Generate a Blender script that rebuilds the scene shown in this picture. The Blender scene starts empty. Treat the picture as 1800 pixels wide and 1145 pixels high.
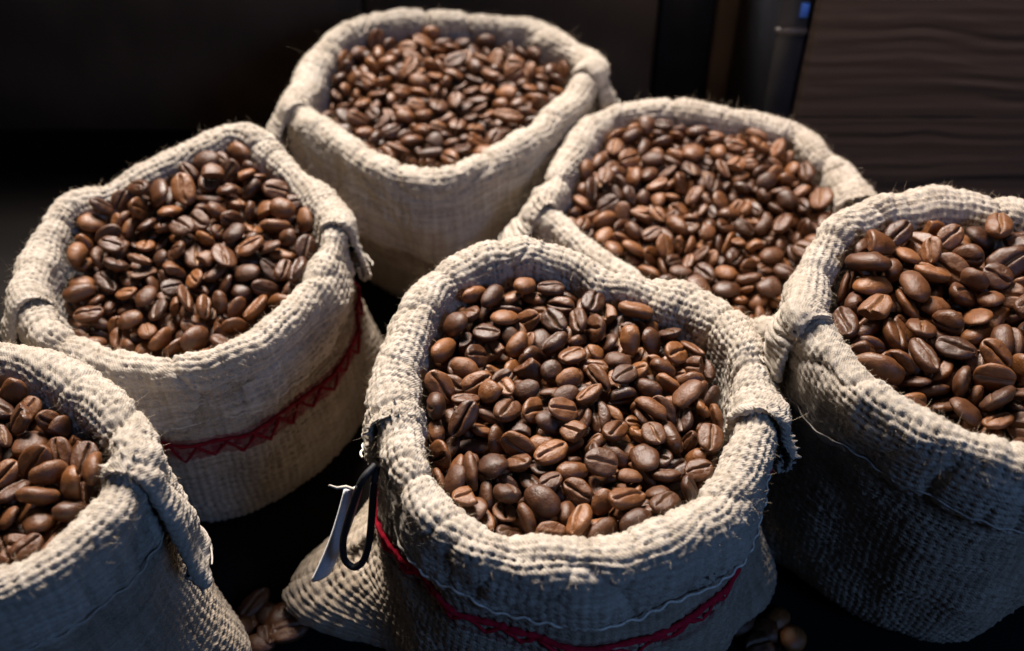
import bpy, math, random
import numpy as np
from mathutils import Vector, Quaternion

# ------------------------------------------------------------------ camera, world, lamps, exposure
MM = 0.001
CAM_H = 297.0            # camera height above the table top, mm
PITCH = 43.0             # degrees below the horizon
FPX, CX, CY = 1850.0, 900.0, 572.5   # focal length and centre in photograph pixels (1800 x 1145)
sc = bpy.context.scene
col = sc.collection

cam_d = bpy.data.cameras.new('camera')
cam = bpy.data.objects.new('camera', cam_d); col.objects.link(cam)
cam.location = (0, 0, CAM_H * MM)
cam.rotation_euler = (math.radians(90 - PITCH), 0, 0)
cam_d.sensor_width = 36.0
cam_d.lens = 36.0 * FPX / 1800.0
cam_d.clip_start, cam_d.clip_end = 0.005, 20.0
cam_d.dof.use_dof = True
cam_d.dof.focus_distance = 0.285
cam_d.dof.aperture_fstop = 10.0
sc.camera = cam

world = bpy.data.worlds.new('World'); sc.world = world
world.use_nodes = True
wb = world.node_tree.nodes['Background']
wb.inputs[0].default_value = (0.45, 0.60, 1.0, 1)
wb.inputs[1].default_value = 0.012

def area_lamp(name, loc, target, size, power, color, spread=180):
    d = bpy.data.lights.new(name, 'AREA'); d.shape = 'DISK'; d.size = size
    d.energy = power; d.color = color; d.spread = math.radians(spread)
    o = bpy.data.objects.new(name, d); col.objects.link(o)
    o.location = loc
    o.rotation_euler = (Vector(target) - Vector(loc)).to_track_quat('-Z', 'Y').to_euler()
    return o
# a warm-white lamp hanging behind and to the left above the sacks, and the cool light of the room on the camera's side
area_lamp('key_lamp', (-0.15, 0.79, 0.80), (-0.02, 0.24, 0.09), 0.40, 4.0, (1.0, 0.91, 0.82), 56)
area_lamp('wall_fill', (0.06, 0.16, 0.62), (0.20, 0.40, 0.08), 0.06, 0.10, (1.0, 0.76, 0.66), 45)  # added fill: an unseen warm lamp that brightens the planks
area_lamp('room_light', (0.52, -0.42, 0.60), (-0.02, 0.18, 0.05), 0.26, 1.8, (0.24, 0.47, 1.0))

sc.view_settings.view_transform = 'Standard'
sc.view_settings.look = 'None'
sc.view_settings.exposure = 0.0
sc.view_settings.gamma = 1.0
sc.cycles.use_denoising = True
sc.cycles.max_bounces = 8

# ------------------------------------------------------------------ helpers
TH = math.radians(PITCH)
FWD = np.array([0, math.cos(TH), -math.sin(TH)]); UP = np.array([0, math.sin(TH), math.cos(TH)]); RT = np.array([1.0, 0, 0])
EYE = np.array([0, 0, CAM_H])
def ray(px, py):
    d = FWD + RT * ((px - CX) / FPX) - UP * ((py - CY) / FPX)
    return d
def on_height(px, py, z):            # point of the level plane z seen at a photograph pixel
    d = ray(px, py); return EYE + d * ((z - CAM_H) / d[2])
def on_depth(px, py, y):             # point of the upright plane y seen at a photograph pixel
    d = ray(px, py); return EYE + d * (y / d[1])

def smoothstep(a, b, x):
    t = np.clip((x - a) / (b - a), 0, 1); return t * t * (3 - 2 * t)
def lat_hash(i, j, seed):
    n = np.sin(i * 127.1 + j * 311.7 + seed * 74.7) * 43758.5453
    return n - np.floor(n)
def noise2(x, y, seed=0):            # value noise, -1..1
    i, j = np.floor(x), np.floor(y); fx, fy = x - i, y - j
    fx, fy = fx * fx * (3 - 2 * fx), fy * fy * (3 - 2 * fy)
    a = lat_hash(i, j, seed); b = lat_hash(i + 1, j, seed); c = lat_hash(i, j + 1, seed); d = lat_hash(i + 1, j + 1, seed)
    return 2 * (a + (b - a) * fx + (c - a) * fy + (a - b - c + d) * fx * fy) - 1

def mesh_object(name, verts, faces, mat, parent=None, uv=None, smooth=True, attrs=None):
    """verts (n,3) in mm; faces (m,3|4) int array; linked as ONE mesh object"""
    me = bpy.data.meshes.new(name)
    verts = np.asarray(verts, dtype=np.float32) * MM
    faces = np.asarray(faces, dtype=np.int32)
    k = faces.shape[1]
    me.vertices.add(len(verts)); me.vertices.foreach_set('co', verts.ravel())
    me.loops.add(faces.size); me.loops.foreach_set('vertex_index', faces.ravel())
    me.polygons.add(len(faces)); me.polygons.foreach_set('loop_start', np.arange(0, faces.size, k, dtype=np.int32))
    me.update(calc_edges=True)
    if smooth: me.shade_smooth()
    if uv is not None:
        l = me.uv_layers.new(name='weave'); l.data.foreach_set('uv', np.asarray(uv, dtype=np.float32)[faces.ravel()].ravel())
    for an, av in (attrs or {}).items():
        a = me.attributes.new(an, 'FLOAT', 'POINT'); a.data.foreach_set('value', np.asarray(av, dtype=np.float32))
    if mat: me.materials.append(mat)
    o = bpy.data.objects.new(name, me); col.objects.link(o)
    if parent: o.parent = parent
    return o

def grid_faces(nu, nv, closed_u=False, flip=False):
    iu = np.arange(nu if closed_u else nu - 1); jv = np.arange(nv - 1)
    I, J = np.meshgrid(iu, jv, indexing='ij'); I2 = (I + 1) % nu
    f = np.stack([I * nv + J, I2 * nv + J, I2 * nv + J + 1, I * nv + J + 1], -1).reshape(-1, 4)
    return f[:, ::-1] if flip else f

def tube(points, rad, sides=5, closed=False):
    P = np.asarray(points, float); n = len(P)
    T = np.gradient(P, axis=0) if not closed else np.roll(P, -1, 0) - np.roll(P, 1, 0)
    T /= np.linalg.norm(T, axis=1)[:, None] + 1e-9
    ref = np.where(np.abs(T[:, 2:3]) > 0.9, np.array([[1.0, 0, 0]]), np.array([[0, 0, 1.0]]))
    A = np.cross(T, ref); A /= np.linalg.norm(A, axis=1)[:, None] + 1e-9
    B = np.cross(T, A)
    ang = np.arange(sides) * 2 * math.pi / sides
    r = np.broadcast_to(np.asarray(rad, float), (n,))[:, None, None]
    V = P[:, None, :] + r * (A[:, None, :] * np.cos(ang)[None, :, None] + B[:, None, :] * np.sin(ang)[None, :, None])
    f = []
    m = n if closed else n - 1
    I, J = np.meshgrid(np.arange(m), np.arange(sides), indexing='ij')
    I2, J2 = (I + 1) % n, (J + 1) % sides
    f = np.stack([I * sides + J, I * sides + J2, I2 * sides + J2, I2 * sides + J], -1).reshape(-1, 4)
    return V.reshape(-1, 3), f

def join(parts):
    vs, fs, o = [], [], 0
    for v, f in parts:
        vs.append(v); fs.append(f + o); o += len(v)
    return np.concatenate(vs), np.concatenate(fs)

def tag(o, label=None, category=None, group=None, kind=None):
    if label: o['label'] = label
    if category: o['category'] = category
    if group: o['group'] = group
    if kind: o['kind'] = kind
    return o
def empty(name, loc=(0, 0, 0)):
    o = bpy.data.objects.new(name, None); o.empty_display_size = 0.02; col.objects.link(o); o.location = loc; return o

# ------------------------------------------------------------------ the sacks' mouths, as pixels of the photograph laid on a level plane at the rim
# h: how far the rim lies below the camera (mm); back: crest of the cuff from one side fold to the other round the back, front: back again round the front; (x, y, dz)
SACKS = [
 dict(key='front', pinch=0.3, taper=3.0, lap=(-6, .22), stripe=2, bean=0.86, h=205, r=5.7, lin=30, cuff_b=24, cuff_f=22, ears=(34, 12), step=.40, body_step=.5, seed=1,
   back=[(692,705,0),(690,650,0),(704,595,0),(738,528,0),(790,472,1),(850,440,2),(920,430,3),(1000,446,1),(1080,480,-1),(1170,500,-1),(1250,532,0),(1305,585,0),(1335,645,0),(1342,700,0)],
   front=[(1330,770,-1),(1306,830,-1),(1268,880,-1),(1200,928,-1),(1100,958,-1),(1000,966,-1),(900,955,-1),(815,925,-1),(750,872,-1),(715,810,-1),(700,755,-1)]),
 dict(key='left', pinch=1.0, taper=1, lap=(-2, .22), stripe=1, bean=0.92, h=215, r=5.0, lin=30, cuff_b=26, cuff_f=24, ears=(10, 10), step=.46, body_step=.56, seed=2,
   back=[(48,515,0),(55,470,0),(80,412,0),(112,358,1),(175,328,2),(260,292,4),(340,250,7),(398,224,9),(440,228,9),(478,262,6),(515,300,3),(558,338,1),(588,385,0)],
   front=[(583,430,-1),(560,478,-1),(518,530,-1),(460,578,-1),(390,616,-1),(300,634,-1),(205,626,-1),(125,598,-1),(68,560,-1)]),
 dict(key='rear', pinch=3.8, taper=-8, lap=(-10, .5), stripe=0, bean=0.83, h=215, r=5.4, lin=30, cuff_b=28, cuff_f=37, ears=(10, 10), step=.6, body_step=.75, seed=3,
   back=[(515,172,0),(532,135,0),(562,85,1),(605,48,2),(670,30,3),(750,24,4),(850,24,4),(925,34,3),(985,62,2),(1028,90,1),(1040,118,0)],
   front=[(1012,150,-1),(970,198,-1),(915,240,-1),(850,276,-1),(775,298,-1),(705,292,-1),(640,264,-1),(572,220,-1),(528,192,-1)]),
 dict(key='back_right', pinch=3.8, taper=-3.5, lap=(-9, .55), stripe=0, bean=0.84, h=222, r=5.0, lin=30, cuff_b=26, cuff_f=22, ears=(8, 8), step=.58, body_step=.9, seed=4,
   back=[(945,352,0),(975,312,0),(1010,252,0),(1050,205,1),(1110,182,2),(1180,180,3),(1270,192,3),(1350,200,3),(1405,216,2),(1445,254,1),(1488,298,0),(1512,332,0)],
   front=[(1510,375,-1),(1492,440,-1),(1462,500,-2),(1410,548,-3),(1340,570,-4),(1260,562,-4),(1180,530,-4),(1105,482,-3),(1040,432,-2),(985,388,-1)]),
 dict(key='right', pinch=2.5, taper=-7, lap=(-6, .35), stripe=0, bean=1.03, h=191, r=5.4, lin=32, cuff_b=26, cuff_f=23, ears=(10, 10), step=.5, body_step=.6, seed=5,
   back=[(1418,545,0),(1424,500,0),(1446,440,0),(1482,390,1),(1535,360,2),(1600,348,2),(1680,348,2),(1770,360,2),(1860,385,2),(1950,425,1),(2020,490,0),(2050,560,0)],
   front=[(2055,640,-1),(2020,720,-1),(1950,785,-1),(1850,806,-1),(1750,790,-1),(1650,752,-1),(1560,702,-1),(1490,645,-1),(1444,590,-1)]),
 dict(key='corner', pinch=2, taper=0, lap=(2, .22), stripe=0, bean=0.9, h=196, r=5.5, lin=30, cuff_b=38, cuff_f=24, ears=(8, 12), step=.46, body_step=.55, seed=6,
   back=[(-395,800,0),(-390,720,0),(-340,640,0),(-250,600,1),(-150,592,1),(-50,600,1),(40,622,1),(118,655,0),(180,695,0),(216,745,0),(222,800,0)],
   front=[(205,850,-1),(165,900,-1),(105,948,-1),(30,992,-1),(-70,1022,-1),(-180,1020,-1),(-290,975,-1),(-360,900,-1)]),
]

def catmull_closed(P, n):
    P = np.asarray(P, float); m = len(P)
    t = np.arange(n) * m / n; i = np.floor(t).astype(int) % m; u = (t - np.floor(t))[:, None]
    p0, p1, p2, p3 = P[(i - 1) % m], P[i], P[(i + 1) % m], P[(i + 2) % m]
    return 0.5 * ((2 * p1) + (-p0 + p2) * u + (2 * p0 - 5 * p1 + 4 * p2 - p3) * u ** 2 + (-p0 + 3 * p1 - 3 * p2 + p3) * u ** 3)

class Rim:
    """closed crest line of a sack's cuff, by arc length (mm), with its level outward normal"""
    def __init__(self, d):
        self.d = d; zr = CAM_H - d['h']; self.z = zr
        pts, nb = [], len(d['back'])
        for (x, y, dz) in d['back'] + d['front']:
            p = on_height(x, y, zr + dz); pts.append(p)
        C = catmull_closed(pts, 1600)
        for _ in range(14): C = (np.roll(C, 1, 0) + C * 2 + np.roll(C, -1, 0)) / 4
        L = np.r_[0, np.cumsum(np.linalg.norm(np.diff(np.vstack([C, C[:1]]), axis=0), axis=1))]
        self.len = L[-1]; self.L = L; self.C = np.vstack([C, C[:1]])
        self.sR = L[int(1600 * (nb - 1) / len(pts))]        # arc length of the second side fold (the first is s = 0)
        Cs = C.copy()
        for _ in range(60): Cs = (np.roll(Cs, 1, 0) + Cs * 2 + np.roll(Cs, -1, 0)) / 4
        T = np.roll(Cs, -3, 0) - np.roll(Cs, 3, 0); T[:, 2] = 0
        area = 0.5 * np.sum(C[:, 0] * np.roll(C[:, 1], -1) - np.roll(C[:, 0], -1) * C[:, 1])
        N = np.stack([T[:, 1], -T[:, 0], 0 * T[:, 0]], 1) * (1 if area > 0 else -1)
        N /= np.linalg.norm(N, axis=1)[:, None]
        self.N = np.vstack([N, N[:1]]); self.cw = area < 0
        self.mid = C.mean(0)
    def at(self, s):
        s = np.mod(s, self.len)
        P = np.stack([np.interp(s, self.L, self.C[:, k]) for k in range(3)], -1)
        N = np.stack([np.interp(s, self.L, self.N[:, k]) for k in range(3)], -1)
        N /= np.linalg.norm(N, axis=-1, keepdims=True) + 1e-9
        return P, N
RIMS = [Rim(d) for d in SACKS]

def arc_dist(a, b, L):
    d = np.abs(np.mod(a - b + L / 2, L) - L / 2); return d

# ------------------------------------------------------------------ materials
def new_mat(name):
    m = bpy.data.materials.new(name); m.use_nodes = True
    nt = m.node_tree; b = nt.nodes['Principled BSDF']; return m, nt, b
def nd(nt, t, **kw):
    n = nt.nodes.new(t)
    for k, v in kw.items(): setattr(n, k, v)
    return n
def noise(nt, vec, scale, detail=3, rough=.55):
    n = nd(nt, 'ShaderNodeTexNoise'); n.inputs['Scale'].default_value = scale; n.inputs['Detail'].default_value = detail; n.inputs['Roughness'].default_value = rough
    if vec is not None: nt.links.new(vec, n.inputs['Vector'])
    return n.outputs['Fac']
def ramp(nt, fac, stops):
    r = nd(nt, 'ShaderNodeValToRGB'); e = r.color_ramp.elements
    while len(e) < len(stops): e.new(0.5)
    for x, (p, c) in zip(e, stops): x.position = p; x.color = (*c, 1)
    nt.links.new(fac, r.inputs[0]); return r.outputs[0]
def math_n(nt, op, a, b=None, clamp=False):
    n = nd(nt, 'ShaderNodeMath', operation=op, use_clamp=clamp)
    for i, v in enumerate((a, b)):
        if v is None: continue
        if isinstance(v, (int, float)): n.inputs[i].default_value = v
        else: nt.links.new(v, n.inputs[i])
    return n.outputs[0]
def mix_c(nt, fac, a, b, blend='MIX'):
    n = nd(nt, 'ShaderNodeMix', data_type='RGBA', blend_type=blend)
    for i, v in ((0, fac), (6, a), (7, b)):
        if isinstance(v, (int, float)): n.inputs[i].default_value = v
        elif isinstance(v, tuple): n.inputs[i].default_value = (*v, 1)
        else: nt.links.new(v, n.inputs[i])
    return n.outputs[2]
def bump(nt, h, strength, dist, bsdf):
    n = nd(nt, 'ShaderNodeBump'); n.inputs['Strength'].default_value = strength; n.inputs['Distance'].default_value = dist
    nt.links.new(h, n.inputs['Height']); nt.links.new(n.outputs[0], bsdf.inputs['Normal'])

def burlap_material(name, lo, mid, hi):
    m, nt, b = new_mat(name)
    uv = nd(nt, 'ShaderNodeUVMap', uv_map='weave').outputs[0]
    tc = nd(nt, 'ShaderNodeTexCoord').outputs['Object']
    def stretched(sx, sy):
        mp = nd(nt, 'ShaderNodeMapping'); mp.inputs['Scale'].default_value = (sx, sy, 1); nt.links.new(uv, mp.inputs[0]); return mp.outputs[0]
    yarn_u = noise(nt, stretched(1.1, .09), 1.0, 2)        # each yarn a slightly different jute
    yarn_v = noise(nt, stretched(.09, 1.1), 1.0, 2)
    blot = noise(nt, tc, 60, 3)
    fib = noise(nt, tc, 2600, 4, .7)
    f = math_n(nt, 'ADD', math_n(nt, 'MULTIPLY', yarn_u, .42), math_n(nt, 'MULTIPLY', yarn_v, .42))
    f = math_n(nt, 'ADD', f, math_n(nt, 'MULTIPLY', blot, .22))
    f = math_n(nt, 'ADD', f, math_n(nt, 'MULTIPLY', math_n(nt, 'SUBTRACT', fib, .5), .55))
    c = ramp(nt, f, [(.32, lo), (.53, mid), (.74, hi)])
    at = nd(nt, 'ShaderNodeAttribute', attribute_name='dyed').outputs['Fac']
    c = mix_c(nt, math_n(nt, 'MULTIPLY', at, .93), c, mix_c(nt, f, (.035, .002, .006), (.22, .003, .018)))
    nt.links.new(c, b.inputs['Base Color'])
    b.inputs['Roughness'].default_value = .92; b.inputs['Specular IOR Level'].default_value = .15
    b.inputs['Sheen Weight'].default_value = .12; b.inputs['Sheen Roughness'].default_value = .5
    b.inputs['Sheen Tint'].default_value = (1, .93, .82, 1)
    twist = nd(nt, 'ShaderNodeTexWave', wave_type='BANDS', bands_direction='DIAGONAL'); twist.inputs['Scale'].default_value = 1.5; twist.inputs['Distortion'].default_value = 4; twist.inputs['Detail'].default_value = 2
    nt.links.new(uv, twist.inputs[0])
    h = math_n(nt, 'ADD', math_n(nt, 'MULTIPLY', fib, .8), math_n(nt, 'MULTIPLY', twist.outputs['Fac'], .3))
    bump(nt, h, .8, .00035, b)
    return m
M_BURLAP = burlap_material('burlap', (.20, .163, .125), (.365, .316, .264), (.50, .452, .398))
M_BODY = burlap_material('burlap_body', (.145, .108, .074), (.275, .222, .168), (.40, .34, .28))  # browner cloth, with some shade of the sack sides put into its colour

def plain(name, c, rough=.8, spec=.3, var=.25, scale=900):
    m, nt, b = new_mat(name)
    tc = nd(nt, 'ShaderNodeTexCoord').outputs['Object']
    n = noise(nt, tc, scale, 3)
    col_ = ramp(nt, n, [(.3, tuple(x * (1 - var) for x in c)), (.7, tuple(min(1, x * (1 + var)) for x in c))])
    nt.links.new(col_, b.inputs['Base Color']); b.inputs['Roughness'].default_value = rough; b.inputs['Specular IOR Level'].default_value = spec
    bump(nt, n, .4, .0002, b)
    return m
M_FIBRE = plain('jute_fibre', (.62, .50, .36), .8, .2)
M_THREAD = plain('hem_thread', (.42, .38, .33), .8, .2)
M_SEAM = plain('pale_seam_thread', (.66, .61, .54), .8, .2)
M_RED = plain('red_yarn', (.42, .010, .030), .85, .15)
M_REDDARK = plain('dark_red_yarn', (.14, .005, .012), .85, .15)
M_CORD = plain('black_cord', (.012, .012, .014), .6, .4)
M_CARD = plain('paper_card', (.52, .52, .54), .7, .2, .08)

def bean_material():
    m, nt, b = new_mat('roasted_coffee')
    oi = nd(nt, 'ShaderNodeObjectInfo').outputs['Random']
    ge = nd(nt, 'ShaderNodeNewGeometry').outputs['Random Per Island']
    rnd = math_n(nt, 'FRACT', math_n(nt, 'ADD', math_n(nt, 'MULTIPLY', oi, 7.31), ge))
    rnd2 = math_n(nt, 'FRACT', math_n(nt, 'MULTIPLY', rnd, 13.7))
    tc = nd(nt, 'ShaderNodeTexCoord').outputs['Object']
    n1 = noise(nt, tc, 420, 4, .6); n2 = noise(nt, tc, 1900, 4, .65)
    f = math_n(nt, 'ADD', math_n(nt, 'MULTIPLY', rnd, .55), math_n(nt, 'MULTIPLY', n1, .45))
    c = ramp(nt, f, [(.12, (.032, .0105, .0038)), (.5, (.100, .035, .0105)), (.88, (.24, .090, .025))])
    c = mix_c(nt, math_n(nt, 'MULTIPLY', n2, .35), c, (.03, .011, .006))
    chaff = ramp(nt, noise(nt, tc, 700, 5, .75), [(.62, (0, 0, 0)), (.74, (1, 1, 1))])
    c = mix_c(nt, math_n(nt, 'MULTIPLY', chaff, .30), c, (.30, .17, .085))
    crease = nd(nt, 'ShaderNodeAttribute', attribute_name='crease').outputs['Fac']
    skin = mix_c(nt, math_n(nt, 'POWER', rnd2, 1.4), (.04, .016, .008), (.40, .24, .12))
    c = mix_c(nt, math_n(nt, 'MULTIPLY', crease, .75), c, skin)
    nt.links.new(c, b.inputs['Base Color'])
    r = math_n(nt, 'ADD', math_n(nt, 'MULTIPLY', rnd2, .16), math_n(nt, 'MULTIPLY', noise(nt, tc, 260, 3), .42))
    nt.links.new(math_n(nt, 'ADD', r, .14), b.inputs['Roughness'])
    b.inputs['Specular IOR Level'].default_value = .5
    bump(nt, math_n(nt, 'ADD', math_n(nt, 'MULTIPLY', n1, .6), math_n(nt, 'MULTIPLY', n2, .4)), .75, .0006, b)
    return m
M_BEAN = bean_material()

def wood_material(name, dark, light, grain=(6, 1, 90), rough=.6, relief=.002):
    m, nt, b = new_mat(name)
    tc = nd(nt, 'ShaderNodeTexCoord').outputs['Object']
    mp = nd(nt, 'ShaderNodeMapping'); mp.inputs['Scale'].default_value = grain; nt.links.new(tc, mp.inputs[0])
    w = nd(nt, 'ShaderNodeTexWave', wave_type='BANDS', bands_direction='Z'); w.inputs['Scale'].default_value = .9; w.inputs['Distortion'].default_value = 5.0
    w.inputs['Detail'].default_value = 3; w.inputs['Detail Scale'].default_value = .6; nt.links.new(mp.outputs[0], w.inputs[0])
    n = noise(nt, mp.outputs[0], 1.6, 5, .6)
    big = noise(nt, tc, 9, 2)
    f = math_n(nt, 'ADD', math_n(nt, 'MULTIPLY', w.outputs['Fac'], .45), math_n(nt, 'ADD', math_n(nt, 'MULTIPLY', n, .4), math_n(nt, 'MULTIPLY', big, .3)))
    nt.links.new(ramp(nt, f, [(.25, dark), (.85, light)]), b.inputs['Base Color'])
    b.inputs['Roughness'].default_value = rough; b.inputs['Specular IOR Level'].default_value = .35
    bump(nt, f, .5, relief, b)
    return m
M_PLANK = wood_material('weathered_plank', (.06, .040, .028), (.09, .061, .043), (5, 1, 60), .75, .0004)
M_PANEL = wood_material('brown_panel', (.05, .032, .021), (.08, .052, .035), (40, 1, 6), .7, .0006)
M_BATTEN_LIT = wood_material('lit_batten_wood', (.10, .07, .045), (.19, .135, .085), (60, 1, 5), .65, .0005)  # lighter than the panel wood: light on the strip put into the colour
M_RECESS = plain('recess_shade', (.010, .012, .02), .5, .4, .3, 60)  # near-black navy: shade of the wall's recess put into the colour
M_POST = plain('slate_paint', (.016, .017, .022), .4, .45, .3, 120)
M_BLUE = plain('spot_blue', (.04, .14, .55), .5, .4, .1)  # saturated blue for the small slab near the post's top
M_STEEL = plain('dull_steel', (.05, .042, .04), .45, .5, .2, 300)
M_TABLE = wood_material('dark_table', (.007, .006, .006), (.020, .016, .015), (1.5, 30, 1), .8, .0004)
M_TABLE.node_tree.nodes['Principled BSDF'].inputs['Specular IOR Level'].default_value = .08

# ------------------------------------------------------------------ burlap surfaces
PITCH_W, PITCH_V = 2.2, 2.0       # distance between the upright and the level yarns, mm
def weave_height(U, V, seed, crimp=.34, depth=.95):
    """height (mm) of a loose plain weave; U, V count yarns"""
    U = U + .42 * noise2(U * .13, V * .21, seed) + .15 * noise2(U * .5, V * .06, seed + 5)
    V = V + .42 * noise2(U * .21, V * .13, seed + 1) + .15 * noise2(U * .06, V * .5, seed + 6)
    i, j = np.floor(U), np.floor(V); x, y = U - i - .5, V - j - .5
    par_i = np.where(np.mod(i, 2) == 0, 1.0, -1.0); par_j = np.where(np.mod(j, 2) == 0, 1.0, -1.0)
    wu = .385 + .10 * (2 * lat_hash(i, 0 * i, seed) - 1) + .05 * noise2(i * 3.1, V * .7, seed + 2)
    wv = .415 + .10 * (2 * lat_hash(0 * j, j, seed + 3) - 1) + .05 * noise2(U * .7, j * 3.1, seed + 4)
    slub = smoothstep(.45, .85, noise2(U * .22, j * 7.3, seed + 11)); slub_u = smoothstep(.5, .9, noise2(i * 7.3, V * .22, seed + 12))
    wv = wv + .13 * slub; wu = wu + .13 * slub_u
    A = crimp; cr = .55 + .75 * lat_hash(i, j, seed + 8)       # every crossing stands up a little differently
    flat = lambda x, w: np.sqrt(np.clip(1 - np.abs(x / w) ** 3, 0, 1))
    warp = A * cr * par_i * np.cos(math.pi * (V - .5)) + .46 * flat(x, wu) + .22 * slub_u - 1.2 * (np.abs(x) > wu)
    weft = -A * cr * par_j * np.cos(math.pi * (U - .5)) + .70 * flat(y, wv) + .22 * slub - 1.2 * (np.abs(y) > wv)
    h = np.maximum(np.maximum(warp, weft), -1.1)
    return h * depth + .14 * noise2(U * 3.1, V * 3.1, seed + 9) + .12 * noise2(U * .8, V * .8, seed + 10)

def displace(P, U, V, seed, outward_hint, closed_u=False, crimp=.34, depth=.95, extra=0.0):
    """P (nu,nv,3): push the smooth sheet out along its normal by the weave"""
    if closed_u:
        du = np.roll(P, -1, 0) - np.roll(P, 1, 0)
    else:
        du = np.gradient(P, axis=0)
    dv = np.gradient(P, axis=1)
    n = np.cross(du, dv); n /= np.linalg.norm(n, axis=2, keepdims=True) + 1e-9
    k = np.sum(n * outward_hint, axis=2).mean()
    if k < 0: n = -n
    return P + n * (weave_height(U, V, seed, crimp, depth) + extra)[..., None], n

def cuff_radius(R, s):
    d = R.d; sd = d['seed']
    return d['r'] * (1 + .16 * noise2(s * .05, 0 * s + 3, sd) + .10 * noise2(s * .14, 0 * s + 7, sd))

def cuff_strip(R, which):
    """one half of the folded-over mouth: inner wall, rolled crest, outer cuff, turned hem. The back half laps over the front half at the side folds."""
    d = R.d; sd = d['seed'] * 10 + (0 if which == 'back' else 1); st = d['step']
    L = R.len; ov = 5.0
    if which == 'back': s0, s1 = -ov, R.sR + ov
    else: s0, s1 = R.sR - 7.0, L + 7.0
    n = int((s1 - s0) / st); s = np.linspace(s0, s1, n)
    thick = np.zeros(n); un = s.copy()
    if which == 'back':                                    # turned-under cloth at both ends
        k = int(6.0 / st); e = np.arange(1, k + 1) * st
        th = np.minimum(e / 1.6, 1.0); th = np.sin(th * math.pi / 2) * 2.0
        back_in = np.where(e < 1.6, np.sqrt(np.clip(1.6 ** 2 - (1.6 - e) ** 2, 0, 9)) * .5, .8 - (e - 1.6))
        s = np.r_[(s0 - back_in)[::-1], s, s1 + back_in]
        un = np.r_[(s0 - e)[::-1], un, s1 + e]
        thick = np.r_[th[::-1], thick, th]
    P, N = R.at(s)
    dl = np.minimum(np.abs(s - s0), np.abs(s - s1))        # distance from the strip's ends
    fold = np.exp(-(np.maximum(dl - 2, 0) / 9.0) ** 2)     # 1 at the side folds
    r = cuff_radius(R, s)
    if which == 'back':
        r = r + 1.5 * fold + .3; lift = 1.9 * fold
        Lc = d['cuff_b'] + d['lap'][0] * fold; flare = -.02 + d['lap'][1] * fold
        inner_gap = 0 * fold
    else:
        r = r - 1.6 * fold; lift = -1.0 * fold
        Lc = d['cuff_f'] * np.ones_like(s); flare = -.02 - .20 * fold
    r = r - thick
    Lc = Lc + 1.6 * noise2(s * .045, 0 * s + 1, sd) + .7 * noise2(s * .15, 0 * s + 4, sd)
    # profile, shared sample count: inner wall, half circle, outer fall, hem turn
    lin = d['lin']
    n1, n2, n3, n4 = int(lin / st * .8), int(math.pi * d['r'] / st), int(Lc.mean() / st), int(7 / st)
    rr = r[:, None]; LL = Lc[:, None]; fl = flare[:, None]
    a = np.linspace(0, 1, n1, endpoint=False)[None, :]
    o1 = -rr - 1.2 * (1 - a) ** 2 * 2.5 + 0 * rr; z1 = -rr - lin * (1 - a); v1 = lin * a + 0 * rr
    b = np.linspace(0, 1, n2, endpoint=False)[None, :]
    ph = math.pi * (1 - b); o2 = rr * np.cos(ph); z2 = rr * (np.sin(ph) - 1); v2 = lin + math.pi * rr * b
    c = np.linspace(0, 1, n3, endpoint=False)[None, :]
    w = (LL - rr) * c
    wave = noise2(s[:, None] * .06 + 0 * c, c * 1.5 + 0 * s[:, None], sd + 2) * 1.5 * c
    o3 = rr + fl * w + .6 * np.sin(c * math.pi) + wave; z3 = -rr - w * np.sqrt(np.maximum(1 - fl ** 2, .2)); v3 = lin + math.pi * rr + w
    e = np.linspace(0, 7, n4)[None, :] + 0 * rr
    turn = np.clip(e / 2.5, 0, 1) * math.pi
    oe = rr + fl * (LL - rr) + noise2(s[:, None] * .06, 1.5 + 0 * s[:, None], sd + 2) * 1.5; ze = -rr - (LL - rr) * np.sqrt(np.maximum(1 - fl ** 2, .2))
    o4 = oe - 1.1 * (1 - np.cos(turn)); z4 = ze - 1.1 * np.sin(turn) + np.maximum(e - 2.5, 0); v4 = lin + math.pi * rr + (LL - rr) + e
    o = np.concatenate([o1, o2, o3, o4], 1); z = np.concatenate([z1, z2, z3, z4], 1); v = np.concatenate([v1, v2, v3, v4], 1)
    # drag the lower end of the lap a little outwards along the rim, and crumple it
    S = un[:, None] + 0 * o
    o = o + 1.1 * noise2(S * .035, v * .05, sd + 7) + .75 * noise2(S * .10, v * .13, sd + 8)
    o = o + (.35 + .9 * fold[:, None]) * noise2(S * .28, v * .07, sd + 12) * smoothstep(lin * .6, lin, v)
    if which == 'back':
        pass
        dirn = np.where(s < (s0 + s1) / 2, -1.0, 1.0)
        slide = (dirn * fold)[:, None] * np.clip((v - lin - math.pi * d['r'] * .5) / 20, 0, 2) * 1.2
        ss = s[:, None] + slide
        P3, N3 = R.at(ss)
    else:
        P3 = P[:, None, :] + 0 * o[..., None]; N3 = N[:, None, :] + 0 * o[..., None]
    X = P3 + N3 * o[..., None]; X[..., 2] += z + lift[:, None] + (1.2 * noise2(s * .05, 0 * s + 9, d['seed']) + .6 * noise2(s * .13, 0 * s + 2, d['seed']))[:, None]
    hint = np.zeros_like(X); hint[:, n1 + n2:n1 + n2 + n3] = N3[:, n1 + n2:n1 + n2 + n3]
    U = S / PITCH_W; V = v / PITCH_V
    # soft dents and a few sharp creases across the roll
    cr1 = 1 - np.abs(noise2(S * .055 + .01 * v, v * .03, sd + 20)); cr2 = 1 - np.abs(noise2(S * .09 - .02 * v, v * .05, sd + 21))
    extra = -1.5 * cr1 ** 9 - .9 * cr2 ** 12 + .55 * noise2(S * .12, v * .16, sd + 22)
    X2, nn = displace(X, U, V, sd, hint, extra=extra)
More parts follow.
